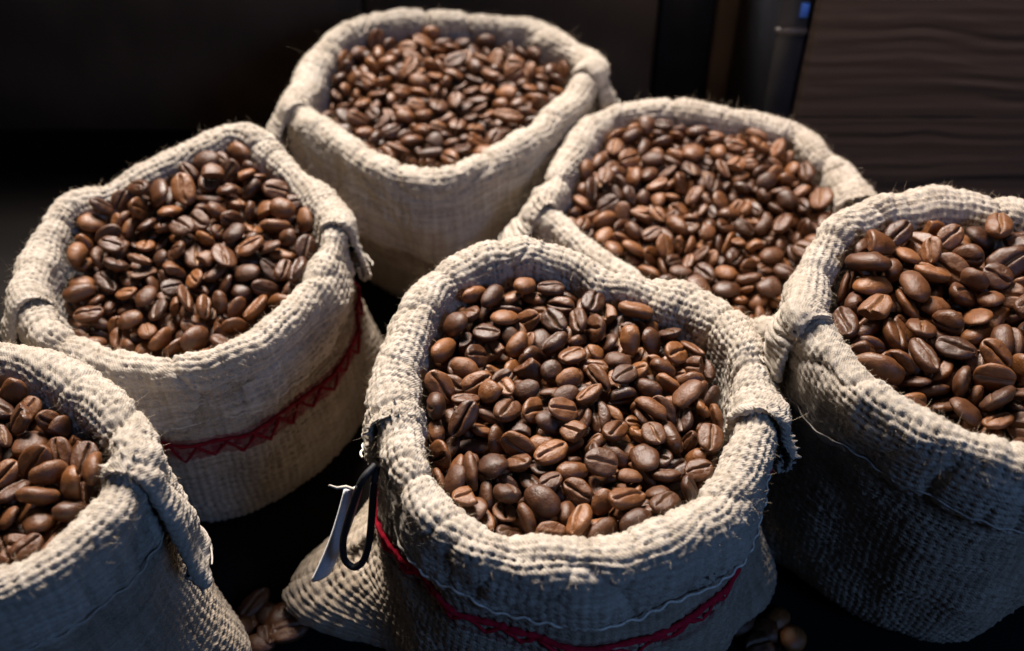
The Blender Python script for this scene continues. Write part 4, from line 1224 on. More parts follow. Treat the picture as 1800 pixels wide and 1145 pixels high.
2,1,10,940,362,44,-62,393,-683,-614,44,
2,1,17,1020,345,165,-39,615,-86,-460,635,
2,0,4,940,283,-218,-146,53,-37,966,-251,
2,0,16,910,-9,-322,-163,470,733,458,179,
2,1,1,1060,122,87,-40,640,150,-202,-726,
2,1,18,1010,65,-197,-112,429,-526,-622,390,
2,1,16,1020,-114,183,-17,706,-227,147,654,
2,0,8,800,57,118,-55,161,-704,-526,448,
2,1,1,990,-257,-26,-69,27,-436,-841,318,
2,1,3,1030,11,325,34,783,20,179,-595,
2,1,8,910,96,160,-35,464,2,-760,-454,
2,1,11,950,-92,-195,-125,246,-671,680,-161,
2,0,19,830,-193,145,-45,804,-272,-128,512,
2,1,2,1030,-389,2,-57,716,-175,226,-637,
2,0,0,820,321,-99,-124,326,-495,702,-395,
3,0,8,1040,-65,166,-176,726,195,-236,-616,
3,0,6,1010,-356,327,-147,311,-829,-176,431,
3,0,11,800,113,152,-213,60,-468,-881,0,
3,0,15,760,-125,-144,-230,216,271,-891,294,
3,0,6,1040,14,-86,-208,-122,138,-969,162,
3,0,12,720,120,-172,-224,896,-201,38,394,
3,0,17,940,-245,-140,-213,160,979,-26,125,
3,0,8,840,193,-42,-204,681,3,-146,717,
3,0,15,880,-237,396,-157,213,113,730,-640,
3,0,12,1060,24,278,-148,250,839,-450,180,
3,0,0,830,298,378,-125,114,214,737,631,
3,0,7,930,-236,55,-170,125,-543,749,-358,
3,0,7,920,118,-293,-185,-143,-777,-600,-127,
3,0,6,800,107,350,-149,-96,316,934,-134,
3,0,1,870,92,-45,-176,312,833,452,62,
3,0,12,810,-157,378,-132,79,366,917,137,
3,0,12,740,-159,251,-127,83,19,986,-143,
3,0,17,890,-100,303,-136,51,-925,-373,58,
3,0,16,720,157,2,-183,478,-770,-347,242,
3,0,5,800,50,-193,-177,-64,642,-756,-107,
3,0,13,740,54,-22,-169,215,921,246,213,
3,0,14,880,-219,352,-127,282,839,-397,243,
3,0,1,900,-309,-84,-212,254,150,-79,952,
3,0,17,820,158,377,-133,98,-976,-178,-84,
3,0,12,1020,-201,-75,-186,220,-593,580,-514,
3,0,11,980,-80,148,-125,655,-81,71,-748,
3,0,12,790,-81,383,-128,57,555,-825,88,
3,0,17,880,-312,307,-140,704,-318,-495,397,
3,0,17,900,-182,12,-179,899,196,-361,-154,
3,0,1,870,-60,-217,-235,560,-139,257,775,
3,0,7,840,-188,313,-138,124,982,113,85,
3,0,9,790,166,-120,-209,261,-812,445,-271,
3,0,11,780,176,228,-175,74,-781,249,568,
3,0,0,930,463,219,-167,85,-60,954,280,
3,0,12,820,-32,76,-154,308,-457,-781,295,
3,0,2,840,-383,99,-163,197,-618,-372,664,
3,0,4,940,-400,169,-185,236,956,-168,54,
3,0,17,730,-262,123,-181,99,529,-840,69,
3,0,17,740,30,373,-127,232,-621,-744,81,
3,0,1,840,-435,188,-133,345,684,480,426,
3,0,12,890,-72,-130,-186,-410,-766,-476,134,
3,0,1,970,-75,-8,-162,704,282,98,645,
3,0,12,860,4,-125,-182,673,159,89,-717,
3,0,3,700,272,262,-145,128,988,-54,-70,
3,0,2,720,-152,-39,-155,189,258,-749,580,
3,0,18,810,-288,265,-125,453,624,426,473,
3,0,6,920,-22,303,-117,-381,870,213,-229,
3,0,7,760,-1,198,-144,323,-66,-3,944,
3,0,6,890,-162,312,-93,-14,-363,925,-110,
3,0,13,770,-22,385,-121,251,760,-520,-297,
3,0,3,880,-301,383,-131,220,227,591,-742,
3,0,2,900,8,5,-146,132,-961,-115,215,
3,0,4,740,227,410,-136,214,57,-694,685,
3,0,11,920,82,179,-154,458,-111,-80,-879,
3,0,7,800,-261,-33,-158,12,989,141,-38,
3,0,2,920,102,98,-155,449,584,548,396,
3,0,1,830,154,-72,-166,210,-905,299,-219,
3,0,3,680,103,18,-168,161,-634,736,-176,
3,0,6,780,68,-267,-200,574,-183,187,-776,
3,0,19,960,421,283,-148,239,158,796,532,
3,0,16,1000,483,109,-111,331,436,-822,160,
3,0,11,760,-319,126,-155,-37,-559,821,108,
3,0,1,880,-149,-141,-191,957,-49,8,285,
3,0,11,750,-127,-241,-220,522,72,120,-842,
3,0,15,790,329,239,-169,-117,17,986,-120,
3,0,15,730,74,401,-130,134,298,917,229,
3,0,14,780,-445,5,-184,191,-418,-734,499,
3,0,3,800,207,86,-164,516,169,77,-836,
3,0,19,870,-134,179,-141,76,615,-785,7,
3,0,15,890,-112,112,-154,9,-229,968,106,
3,0,6,820,148,-157,-174,-247,-659,-638,-311,
3,0,1,880,39,50,-160,623,-763,89,148,
3,0,19,840,-245,100,-147,96,861,-494,65,
3,0,4,760,-176,385,-103,132,175,960,175,
3,0,0,800,233,187,-135,125,984,-50,115,
3,0,11,890,-311,9,-186,108,81,8,991,
3,0,6,980,-245,227,-145,114,518,-845,70,
3,0,17,860,239,363,-117,339,-875,317,-139,
3,0,9,930,-318,208,-142,151,690,-707,20,
3,0,11,850,95,-159,-165,535,-114,206,811,
3,0,3,850,114,-51,-131,161,416,892,-71,
3,0,19,780,-228,267,-120,-40,-446,-867,218,
3,0,19,1020,-27,-194,-170,308,51,248,-917,
3,0,11,980,-18,243,-83,194,466,462,729,
3,0,11,980,310,155,-147,965,-98,76,-232,
3,0,17,860,-101,393,-90,234,587,734,-251,
3,0,1,810,-205,194,-136,496,-203,329,-778,
3,0,9,860,149,183,-124,267,953,140,-23,
3,0,17,820,267,134,-100,60,-187,979,-51,
3,0,1,750,-212,63,-120,700,33,90,-708,
3,0,1,670,-246,381,-103,457,-110,575,-670,
3,0,17,850,-342,341,-94,238,-788,-476,310,
3,0,3,980,-147,176,-97,65,555,-811,174,
3,0,18,850,334,359,-75,454,802,-160,-353,
3,0,17,670,61,97,-127,270,864,423,43,
3,0,5,860,456,54,-135,465,547,-349,602,
3,0,2,700,-108,-107,-152,759,296,-574,-81,
3,0,12,750,-28,140,-112,727,270,280,566,
3,0,15,850,304,300,-124,670,156,-136,-713,
3,0,12,850,-430,94,-117,144,-675,-656,306,
3,0,3,680,-104,-187,-203,480,339,-802,-110,
3,0,5,870,346,41,-136,-29,-722,680,-120,
3,0,8,710,424,135,-137,11,-362,-919,-155,
3,0,3,760,-247,-159,-174,14,-27,-999,-12,
3,0,3,800,7,387,-96,836,-18,88,-541,
3,0,11,950,370,-77,-140,32,-143,838,-525,
3,0,16,750,224,301,-131,58,181,973,-131,
3,0,15,830,216,343,-106,-39,960,-75,267,
3,0,5,890,-232,-89,-129,251,-383,880,-129,
3,0,18,880,111,-212,-170,37,-810,576,-97,
3,0,4,850,316,-144,-167,236,712,407,521,
3,0,13,870,78,350,-113,816,236,32,-527,
3,0,14,920,-143,59,-135,198,-979,-17,-49,
3,0,13,780,-106,276,-95,116,-32,993,-6,
3,0,12,750,-290,69,-153,299,774,-429,-358,
3,0,2,820,-449,-99,-140,203,-847,-459,174,
3,0,18,850,241,46,-133,30,970,232,64,
3,0,13,690,356,328,-123,162,-884,439,-15,
3,0,16,880,2,71,-111,481,364,750,270,
3,0,17,830,98,222,-106,16,992,82,96,
3,0,8,950,18,-59,-133,187,959,175,118,
3,0,9,1030,-13,-342,-162,399,733,-550,-1,
3,0,13,660,-196,351,-86,120,248,936,-220,
3,0,12,790,-176,-211,-192,305,-798,-365,-369,
3,0,10,900,-350,22,-149,825,-155,28,543,
3,0,7,820,-91,73,-101,880,-450,148,-40,
3,0,17,840,-394,260,-105,938,17,-304,-165,
3,0,4,770,278,-3,-139,62,-246,966,-53,
3,0,2,760,156,67,-149,570,110,178,794,
3,0,19,720,15,-281,-181,979,119,-141,-85,
3,0,11,770,385,240,-144,-50,100,994,2,
3,0,2,820,-267,23,-122,230,729,590,261,
3,0,1,680,86,26,-136,23,-104,993,42,
3,0,10,960,62,131,-106,220,-130,950,-176,
3,0,13,840,32,292,-103,246,491,-830,96,
3,0,12,780,-262,143,-134,954,-277,-103,-52,
3,0,3,840,298,225,-122,110,-958,-67,254,
3,0,13,990,-315,176,-97,108,425,872,217,
3,0,13,880,-153,3,-123,81,27,-991,-103,
3,0,16,870,167,139,-143,135,960,238,-52,
3,0,9,840,140,-121,-140,80,725,-684,37,
3,0,8,820,-76,332,-91,-5,-314,865,390,
3,0,1,1040,-68,240,-108,256,874,-392,130,
3,0,12,760,271,292,-102,632,-89,5,770,
3,0,12,960,388,90,-131,445,857,-259,3,
3,0,19,720,40,193,-107,43,392,904,-165,
3,0,1,910,-425,152,-81,636,-420,-113,638,
3,0,18,890,154,325,-115,28,290,956,-24,
3,0,11,1030,183,-276,-154,298,-78,6,951,
3,0,19,800,-276,341,-106,252,-672,-317,-620,
3,1,0,860,-193,-147,-140,243,-933,-261,-46,
3,0,19,940,-351,-119,-166,82,994,-44,-64,
3,0,12,880,-166,116,-102,114,65,-934,333,
3,0,7,810,203,240,-110,90,54,994,30,
3,0,15,910,387,297,-98,8,111,985,129,
3,0,6,720,-47,-271,-197,245,-343,488,-764,
3,0,9,870,-56,-94,-160,917,-36,-125,-378,
3,0,10,760,51,-110,-163,372,586,-555,-459,
3,0,19,850,-68,33,-114,-323,-881,345,4,
3,0,13,800,72,320,-75,995,-34,30,84,
3,0,6,880,295,93,-127,0,280,796,-536,
3,0,1,800,434,-36,-145,531,217,-671,-470,
3,0,8,910,-180,240,-84,10,117,-979,-165,
3,0,0,750,128,395,-102,730,-12,-24,683,
3,0,3,760,300,-63,-171,816,-55,21,-575,
3,0,1,890,-292,-179,-192,299,787,165,-514,
3,0,3,790,-366,149,-129,72,354,899,247,
3,0,4,790,336,237,-112,155,517,-821,-187,
3,1,4,1000,-291,393,-39,-441,589,618,276,
3,0,3,800,197,395,-88,53,-945,100,-308,
3,0,4,660,166,270,-109,-102,130,-950,265,
3,0,16,830,132,154,-78,245,902,-345,-89,
3,0,9,860,-253,205,-97,1,872,-476,117,
3,0,9,850,268,380,-62,65,-554,-732,-391,
3,1,5,880,-94,135,-77,981,120,125,-92,
3,0,4,700,-136,307,-67,45,304,-945,-112,
3,0,0,900,-62,-68,-112,170,860,471,-93,
3,0,12,810,395,4,-108,345,548,306,-698,
3,0,0,810,-161,52,-86,-81,-925,-318,191,
3,0,19,750,-209,-19,-142,129,836,-478,-239,
3,0,6,820,-352,-202,-140,195,-86,-934,286,
3,0,4,900,-265,73,-96,83,929,-313,177,
3,0,13,690,-371,214,-120,249,-735,-197,599,
3,0,4,960,80,-256,-150,191,255,944,-87,
3,0,10,760,74,405,-87,345,902,-195,167,
3,0,11,810,-247,281,-94,103,-68,-184,-975,
3,0,14,760,-107,-281,-181,363,653,-665,30,
3,0,17,760,-148,-92,-160,629,-610,-149,458,
3,0,19,840,-343,-44,-166,254,164,935,187,
3,0,4,830,232,-46,-163,931,33,-96,-351,
3,0,18,790,222,178,-97,19,-132,0,991,
3,0,4,900,210,106,-121,87,644,-752,-115,
3,0,19,820,-30,171,-73,177,703,-688,37,
3,0,1,760,453,228,-107,61,134,946,288,
3,0,13,820,-25,63,-83,582,-435,-349,592,
3,0,17,740,99,-96,-177,296,565,-607,474,
3,0,16,780,211,-338,-129,53,-61,762,642,
3,0,10,830,151,1,-125,287,149,940,-112,
3,1,8,910,263,67,-92,171,-165,-204,950,
3,0,8,920,348,-38,-133,682,-716,92,120,
3,0,4,800,-271,-258,-147,954,-129,202,-181,
3,0,8,760,61,34,-104,79,-313,944,70,
3,0,8,830,-295,-149,-142,268,-133,-1,-954,
3,0,18,850,381,190,-134,42,54,145,-987,
3,0,14,910,106,281,-95,106,993,40,20,
3,0,12,710,212,-136,-167,112,910,-384,-111,
3,0,0,860,-338,260,-113,791,449,-239,-338,
3,0,11,810,-7,318,-69,256,810,509,-139,
3,0,8,850,-165,386,-60,40,53,995,-78,
3,1,3,910,-21,-223,-145,450,190,302,-819,
3,0,2,870,-9,399,-49,965,211,-46,147,
3,0,10,640,-438,118,-157,78,670,-731,-101,
3,0,0,860,365,223,-79,463,-466,722,-219,
3,0,19,770,414,177,-89,484,-326,-128,-802,
3,0,0,850,-235,242,-46,120,4,981,-155,
3,0,2,890,15,126,-76,513,500,678,165,
3,1,6,890,-29,-287,-142,52,-76,977,-193,
3,0,8,660,334,164,-101,855,-284,16,433,
3,0,2,810,383,320,-51,400,-208,-556,698,
3,0,19,990,-8,-23,-97,26,-726,-673,141,
3,0,8,710,-104,211,-76,195,484,853,-26,
3,0,1,810,-149,-301,-185,-144,-839,486,199,
3,0,1,820,-337,79,-114,480,419,-747,-189,
3,0,18,720,48,-211,-151,975,-137,-178,1,
3,0,7,710,453,234,-79,832,168,131,513,
3,0,7,830,46,165,-66,942,-241,168,-162,
3,0,18,840,257,-124,-148,79,514,-848,99,
3,0,6,780,366,-161,-145,321,428,-533,-656,
3,0,7,840,219,307,-66,-314,521,-791,-68,
3,0,2,850,-227,-223,-176,187,933,-266,157,
3,0,19,900,-275,-52,-118,247,-850,426,-185,
3,0,1,880,-245,127,-70,351,865,358,27,
3,0,13,830,-318,14,-109,144,813,564,-16,
3,0,6,840,-216,319,-62,198,-390,-390,810,
3,0,4,800,123,371,-65,635,172,98,746,
3,0,6,790,-278,317,-49,608,249,202,726,
3,0,19,900,121,103,-103,13,-545,811,-212,
3,0,1,880,498,197,-61,106,621,479,611,
3,0,18,910,314,15,-108,444,41,-127,-886,
3,0,8,890,216,-196,-141,182,-402,865,237,
3,0,0,840,-66,-157,-124,58,921,-371,102,
3,0,11,1020,483,161,-86,434,617,-655,45,
3,0,12,750,61,226,-80,213,954,-167,126,
3,0,0,820,-250,-199,-135,270,-545,635,-476,
3,0,19,940,186,-19,-142,16,-520,826,-218,
3,0,7,790,-366,342,-58,873,194,145,424,
3,0,6,880,224,223,-72,530,-256,-55,-806,
3,0,0,790,-83,-246,-171,499,-593,114,-622,
3,0,10,810,-28,345,-53,189,300,-872,338,
3,0,4,870,-392,-151,-137,940,311,-55,132,
3,0,14,940,72,-119,-121,18,-775,-630,41,
3,0,11,990,-106,-215,-141,915,-306,23,262,
3,0,4,710,93,284,-56,136,-614,748,211,
3,0,17,860,34,356,-52,236,-224,-419,-848,
3,0,11,970,-91,386,-28,42,-978,63,197,
3,0,10,780,-370,173,-86,883,274,-316,212,
3,0,16,830,-130,274,-47,173,-225,-938,-199,
3,0,12,700,93,-13,-110,151,-218,964,29,
3,0,15,920,189,94,-87,7,-645,764,-20,
3,0,17,770,173,357,-75,328,466,702,427,
3,0,1,890,-142,-69,-118,0,182,34,983,
3,0,8,770,415,117,-97,651,-239,110,-712,
3,0,13,730,-406,40,-140,214,860,-406,222,
3,0,2,1010,131,216,-52,485,-150,-160,846,
3,0,3,830,-335,113,-90,89,-371,-790,479,
3,0,10,850,-418,278,-53,-433,696,506,-269,
3,0,1,920,-294,239,-59,530,707,-390,-260,
3,0,16,620,-454,51,-154,393,-619,477,-485,
3,1,2,980,-329,-100,-112,-185,933,-18,-307,
3,0,4,820,145,48,-111,118,-106,90,983,
3,0,16,750,405,26,-136,78,-498,-547,-669,
3,0,12,810,-204,173,-62,454,187,346,799,
3,0,8,810,-408,220,-68,661,522,-397,364,
3,0,1,750,-232,374,-43,198,372,-754,-504,
3,0,7,760,304,252,-61,-83,61,940,326,
3,0,12,940,-197,-316,-147,490,-723,464,-149,
3,0,6,840,198,154,-53,-6,-383,-902,199,
3,1,11,890,296,192,-73,-143,283,-829,-460,
3,0,11,750,366,128,-102,181,175,-964,79,
3,0,7,770,-315,311,-74,887,115,422,-147,
3,0,1,780,165,213,-86,94,-874,-459,-126,
3,0,15,730,-174,-256,-180,742,-521,168,387,
3,0,0,750,241,6,-109,165,-138,-318,923,
3,0,1,710,-398,-56,-152,107,792,-565,-207,
3,0,4,880,-382,-53,-130,898,2,200,-392,
3,0,9,790,202,-101,-133,260,614,-737,-111,
3,0,12,740,305,315,-79,67,236,263,933,
3,0,3,780,-67,303,-52,171,868,-194,-425,
3,0,10,840,-157,339,-34,246,-960,91,-100,
3,0,7,850,-461,-57,-134,748,-476,-103,451,
3,1,6,1010,273,-73,-110,35,-987,145,51,
3,0,0,930,51,-328,-144,318,-845,341,-261,
3,0,18,780,399,238,-101,263,-865,68,-421,
3,0,7,740,59,-11,-76,8,693,686,222,
3,0,15,840,69,402,-45,970,102,-182,-128,
3,0,8,820,-55,230,-52,109,-461,-646,598,
3,0,7,810,167,295,-63,138,-362,-835,391,
3,0,17,690,29,-171,-145,891,-278,265,243,
3,0,18,880,-401,111,-100,672,288,490,474,
3,0,15,770,-134,-163,-149,857,423,134,262,
3,1,4,860,-141,207,-52,256,-472,840,81,
3,0,7,700,-96,-19,-95,-160,87,967,179,
3,0,9,840,139,-204,-139,263,-24,-961,-87,
3,1,5,840,177,417,-48,786,611,-79,50,
3,1,16,960,52,250,-40,138,-954,-247,-100,
3,0,17,810,-58,433,-14,799,587,37,-123,
3,0,4,920,-156,-253,-148,15,198,274,941,
3,0,18,750,-6,-134,-127,387,-906,127,119,
4,0,3,950,-14,132,-171,105,-792,-54,600,
4,0,8,830,-57,189,-194,288,-166,-185,925,
4,0,17,780,0,460,-145,211,689,687,-94,
4,0,13,730,-123,501,-147,730,675,-89,-61,
4,0,17,890,20,191,-150,471,772,-361,228,
4,0,5,1000,273,145,-193,47,-382,920,-76,
4,0,0,800,12,347,-142,276,312,-902,118,
4,0,13,1060,-347,-77,-191,968,-162,-19,-191,
4,0,19,850,-98,139,-176,180,677,709,80,
4,0,0,930,-199,174,-176,370,494,786,42,
4,0,11,1030,120,29,-151,84,184,-973,112,
4,0,16,750,29,-165,-199,68,456,887,33,
4,0,4,950,56,-313,-212,90,-970,224,42,
4,0,18,810,129,-282,-211,277,-781,-509,233,
4,0,2,880,6,81,-143,47,390,-917,66,
4,0,16,840,315,6,-173,224,-464,844,-146,
4,0,6,770,198,378,-144,624,-476,-435,440,
4,0,0,850,38,-22,-181,504,-182,-301,789,
4,0,6,840,64,62,-137,432,-1,-150,-889,
4,0,8,940,53,373,-126,521,125,283,795,
4,0,5,820,-69,171,-134,1,-660,743,-111,
4,0,2,810,-272,256,-135,719,619,313,-28,
4,0,0,840,290,-56,-154,374,-704,528,-293,
4,0,2,850,-47,364,-129,456,-102,-2,-884,
4,0,8,770,322,373,-128,51,977,-194,-74,
4,0,0,740,-41,473,-106,-8,-81,-978,190,
4,0,15,900,-189,426,-145,146,984,-106,-2,
4,0,6,740,396,220,-127,524,637,-562,-61,
4,0,6,890,284,-136,-181,46,676,732,71,
4,0,0,770,-62,-81,-161,940,-89,188,-270,
4,0,18,850,-63,77,-152,795,-54,26,604,
4,0,7,740,103,299,-145,467,-134,-414,770,
4,0,16,770,147,244,-176,591,83,141,-790,
4,0,7,920,273,29,-160,498,7,-138,-856,
4,0,9,950,147,-383,-216,260,544,797,47,
4,0,4,840,-97,-132,-181,76,187,-979,-26,
4,0,8,750,-414,188,-134,24,993,-65,-91,
4,0,17,740,-219,-50,-159,32,-301,924,-234,
4,0,15,940,248,383,-120,102,-888,-443,-67,
4,0,11,810,146,321,-155,952,215,26,-216,
4,0,5,720,-27,194,-116,-288,-477,-789,-260,
4,0,2,790,236,-108,-186,408,518,-535,-528,
4,0,1,760,-130,450,-135,538,-832,-51,-121,
4,0,12,910,-274,-132,-207,984,-161,-69,36,
4,0,19,840,240,-54,-143,560,225,-189,-775,
4,0,2,850,-134,161,-136,214,834,503,-71,
4,0,5,830,-118,8,-154,112,-522,-842,-79,
4,0,9,930,-260,32,-136,68,58,965,-247,
4,0,5,920,107,-66,-147,173,-197,-109,959,
4,0,13,740,90,426,-137,280,749,-557,-224,
4,0,11,930,3,450,-75,978,112,-44,171,
4,0,15,850,-292,195,-143,0,-619,768,-163,
4,0,0,960,179,-226,-193,575,123,273,-761,
4,0,8,940,-138,-78,-151,-47,608,-792,-27,
4,0,2,950,-11,-54,-158,127,780,-590,-167,
4,0,9,1030,392,-97,-144,74,-900,-430,3,
4,0,1,830,-226,211,-148,752,-122,51,646,
4,0,2,860,-33,290,-127,281,-557,764,166,
4,0,7,880,-25,26,-139,-14,-29,883,-469,
4,0,18,890,171,52,-135,111,106,266,952,
4,0,7,870,-1,-283,-181,896,-5,61,441,
4,0,7,930,330,325,-97,-140,807,-541,-192,
4,0,9,880,338,93,-167,178,599,780,-23,
4,0,11,920,7,-200,-161,183,915,196,302,
4,0,2,880,80,149,-139,85,-752,-645,104,
4,0,4,810,-8,414,-109,942,-179,-137,-248,
4,0,0,780,-444,126,-152,299,952,-56,35,
4,0,8,940,-74,-43,-117,187,334,924,-9,
4,0,6,850,-272,-72,-166,414,-274,-412,764,
4,0,9,890,63,-235,-168,127,610,-775,106,
4,0,16,1040,-349,223,-121,13,735,667,-119,
4,0,5,760,261,269,-129,-133,-103,-986,-5,
4,0,0,830,-481,46,-122,121,691,-498,509,
4,0,11,880,-446,-91,-125,445,203,872,-13,
4,0,16,900,157,-158,-151,12,524,846,-96,
4,0,18,720,-173,364,-141,821,186,-413,-349,
4,0,12,730,175,-38,-140,269,928,-252,46,
4,0,4,860,65,-132,-125,164,482,-637,-579,
4,0,17,750,283,107,-147,233,671,-694,119,
4,0,2,880,149,235,-125,-74,607,777,149,
4,0,14,830,-108,477,-91,255,811,525,31,
4,0,9,840,-265,197,-105,138,122,983,13,
4,0,3,830,145,405,-124,46,633,759,146,
4,0,0,950,-256,136,-124,266,866,424,0,
4,0,19,850,-89,418,-127,204,-603,-740,-217,
4,0,12,850,-35,-147,-160,-9,914,400,-75,
4,0,0,810,118,105,-113,178,839,-263,-442,
4,0,14,820,34,457,-115,-287,185,887,-310,
4,0,13,880,75,-380,-224,-370,-838,394,-80,
4,0,3,1050,-168,71,-117,115,-739,-664,15,
4,0,4,730,-197,-236,-196,58,-566,798,201,
4,0,10,880,-284,421,-134,518,-22,-128,845,
4,0,16,890,403,145,-92,228,-872,380,-208,
4,0,8,840,258,-124,-136,394,-750,-478,233,
4,0,11,800,-402,-122,-147,-110,-453,883,52,
4,0,7,810,-279,316,-132,62,85,-80,991,
4,0,0,1000,196,291,-113,608,-31,55,791,
4,0,16,920,-89,201,-115,6,-652,711,-264,
4,0,13,910,241,-197,-159,805,-133,-57,-575,
4,0,10,890,410,106,-132,139,154,963,174,
4,0,14,880,292,396,-70,121,-46,-788,601,
4,0,11,940,-386,135,-142,312,-402,519,-686,
4,0,5,920,81,226,-150,804,-329,113,482,
4,0,8,790,-179,489,-105,160,553,602,553,
4,0,9,860,-93,105,-124,282,-52,946,-151,
4,0,5,1010,44,-114,-139,473,-678,-527,196,
4,0,12,820,318,15,-128,874,78,146,458,
4,0,3,720,-87,306,-145,364,-870,333,8,
4,0,0,920,53,294,-105,49,-202,-932,-296,
4,0,2,910,195,-347,-190,52,680,-723,116,
4,0,14,830,375,-12,-144,275,-271,903,-187,
4,0,5,660,-217,-173,-190,138,-214,-299,-920,
4,0,15,750,-157,205,-128,161,-920,-339,-111,
4,0,16,820,-374,199,-79,26,-737,-672,-62,
4,0,13,950,353,-242,-141,661,-542,-473,214,
4,0,11,940,146,-18,-100,-39,-484,-855,185,
4,0,13,850,-354,317,-106,852,189,107,476,
4,0,9,900,184,-286,-163,72,380,-922,13,
4,0,16,880,-169,-89,-122,144,-857,478,-126,
4,0,8,870,122,346,-105,110,944,-292,-102,
4,0,17,910,-241,477,-109,242,188,-929,-209,
4,0,1,1020,-124,-424,-130,197,35,161,966,
4,0,14,830,-8,346,-96,979,-80,96,-163,
4,1,13,1020,80,-190,-132,262,-840,-435,190,
4,0,0,880,11,-364,-191,223,-661,-704,137,
4,0,0,850,217,3,-117,662,455,496,331,
4,0,3,950,-150,-169,-166,576,-20,-291,764,
4,1,1,910,133,-365,-190,488,-335,-55,804,
4,0,14,920,412,-58,-114,689,-96,2,-718,
4,0,1,750,-190,155,-108,43,658,701,-272,
4,0,11,980,149,172,-123,949,227,134,-171,
4,0,14,870,21,228,-115,199,-816,502,-205,
4,0,16,700,193,398,-99,70,692,-683,-224,
4,0,16,910,89,425,-97,82,58,-110,989,
4,0,15,690,-337,382,-131,589,-123,28,-798,
4,0,15,730,-169,424,-112,-198,-265,932,-147,
4,0,13,880,-494,-39,-117,787,453,-73,-414,
4,0,12,940,-117,378,-102,24,-20,-10,999,
4,0,17,950,-39,256,-91,420,-837,314,-156,
4,0,4,950,-255,51,-106,141,959,-226,98,
4,0,15,820,228,81,-134,601,-250,94,-754,
4,0,12,980,16,113,-107,937,-139,4,-321,
4,0,14,860,-17,-203,-131,370,-12,926,68,
4,0,4,860,220,174,-157,155,-883,406,178,
4,0,9,730,103,-443,-214,492,-726,-318,361,
4,0,8,750,171,100,-105,7,-650,-724,230,
4,0,2,710,-236,369,-129,342,-919,-195,6,
4,0,17,860,-53,489,-54,163,209,727,-633,
4,0,0,690,-342,28,-148,131,-91,987,-4,
4,0,0,760,-435,166,-95,864,264,89,420,
4,0,12,830,-443,95,-105,161,-303,-922,178,
4,0,1,780,262,319,-105,503,555,653,112,
4,0,11,950,-230,264,-95,313,181,-924,123,
4,0,6,770,-106,272,-140,984,161,-72,31,
4,0,19,890,-97,44,-113,131,-345,-875,-312,
4,0,11,900,339,109,-122,120,792,588,113,
4,1,1,1070,297,329,-29,-243,-810,-353,-400,
4,0,2,830,3,-45,-111,626,-10,-3,-780,
4,0,11,870,-136,177,-84,94,931,-154,316,
4,0,13,890,236,405,-22,564,-765,259,-171,
4,1,12,960,260,-56,-84,202,825,509,140,
4,0,18,980,-87,229,-87,361,-114,200,904,
4,0,4,740,149,-292,-190,21,-861,401,312,
4,0,17,730,175,29,-88,259,-815,487,-175,
4,0,16,900,-325,276,-88,141,349,-880,-290,
4,0,4,880,-58,-195,-124,345,-86,925,-132,
4,0,14,880,194,-113,-125,71,-864,449,-214,
4,0,18,800,-218,453,-85,48,-975,-78,200,
4,0,14,950,-110,308,-100,165,985,1,58,
4,0,4,760,-80,-217,-172,174,320,926,97,
4,0,9,860,149,-142,-118,755,52,-194,-624,
4,0,9,640,428,72,-106,138,-958,-214,-131,
4,0,8,970,-126,-264,-158,318,497,788,176,
4,0,11,900,-307,164,-77,688,-509,508,-96,
4,0,1,760,-65,412,-84,723,-252,20,-643,
4,0,0,850,221,98,-82,5,-789,-365,493,
4,0,5,980,123,292,-56,114,-287,-951,-18,
4,1,7,960,-410,118,-62,235,625,-612,-424,
4,0,13,800,375,262,-93,242,-551,-494,628,
4,0,9,770,296,163,-112,-79,806,-572,130,
4,0,13,720,242,348,-90,196,-302,919,-158,
4,0,13,830,289,93,-106,174,407,894,-71,
4,0,3,710,79,-281,-181,39,356,-921,151,
4,0,11,780,-423,64,-154,80,-75,-1,994,
4,0,3,900,34,268,-66,235,-889,393,22,
4,1,7,970,-80,137,-51,144,-830,-73,533,
4,0,11,680,-225,413,-114,873,-189,13,-450,
4,0,16,830,232,-394,-141,317,943,-10,103,
4,0,18,860,-223,-131,-152,943,308,-39,118,
4,0,7,780,-118,111,-87,86,577,766,-270,
4,0,1,890,-336,120,-90,348,-853,388,-28,
4,0,19,850,72,158,-88,107,912,-213,333,
4,0,18,690,-135,497,-65,215,136,962,105,
4,0,19,670,-333,-38,-150,558,-86,-237,791,
4,0,12,740,97,232,-90,165,-888,-366,223,
4,0,17,920,339,190,-134,325,-98,-118,933,
4,0,9,810,31,402,-47,479,-788,-183,341,
4,0,17,930,-284,-171,-149,276,749,-598,-76,
4,0,14,740,312,-226,-148,360,448,-239,-783,
4,0,6,920,-235,-249,-159,353,183,609,686,
4,0,1,970,15,190,-68,60,-671,-738,-41,
4,0,7,880,140,402,-58,463,-766,-378,237,
4,0,3,890,-295,392,-103,151,-798,-579,-68,
4,0,19,800,55,-11,-130,67,75,162,-982,
4,0,10,780,-66,445,-46,523,693,-495,38,
4,0,3,1000,416,11,-99,63,422,-821,380,
4,0,8,700,-406,245,-106,356,-330,851,-202,
4,1,6,900,-115,-56,-95,822,304,-216,-431,
4,0,2,790,-211,332,-109,372,117,-204,-898,
4,0,17,840,-77,-135,-126,400,-377,583,-599,
4,0,16,700,-192,199,-101,655,-250,83,708,
4,0,7,630,42,336,-69,371,919,74,-109,
4,0,4,940,-71,-357,-130,854,73,87,-507,
4,1,13,980,-42,-279,-133,152,-841,499,-140,
4,1,5,930,202,-195,-124,281,-25,-21,-959,
4,0,17,930,-437,-10,-124,-192,456,728,-474,
4,0,8,780,116,48,-102,185,-861,-387,-273,
4,0,19,820,-22,43,-102,188,-535,800,-195,
4,0,16,770,-378,-83,-121,880,81,-53,465,
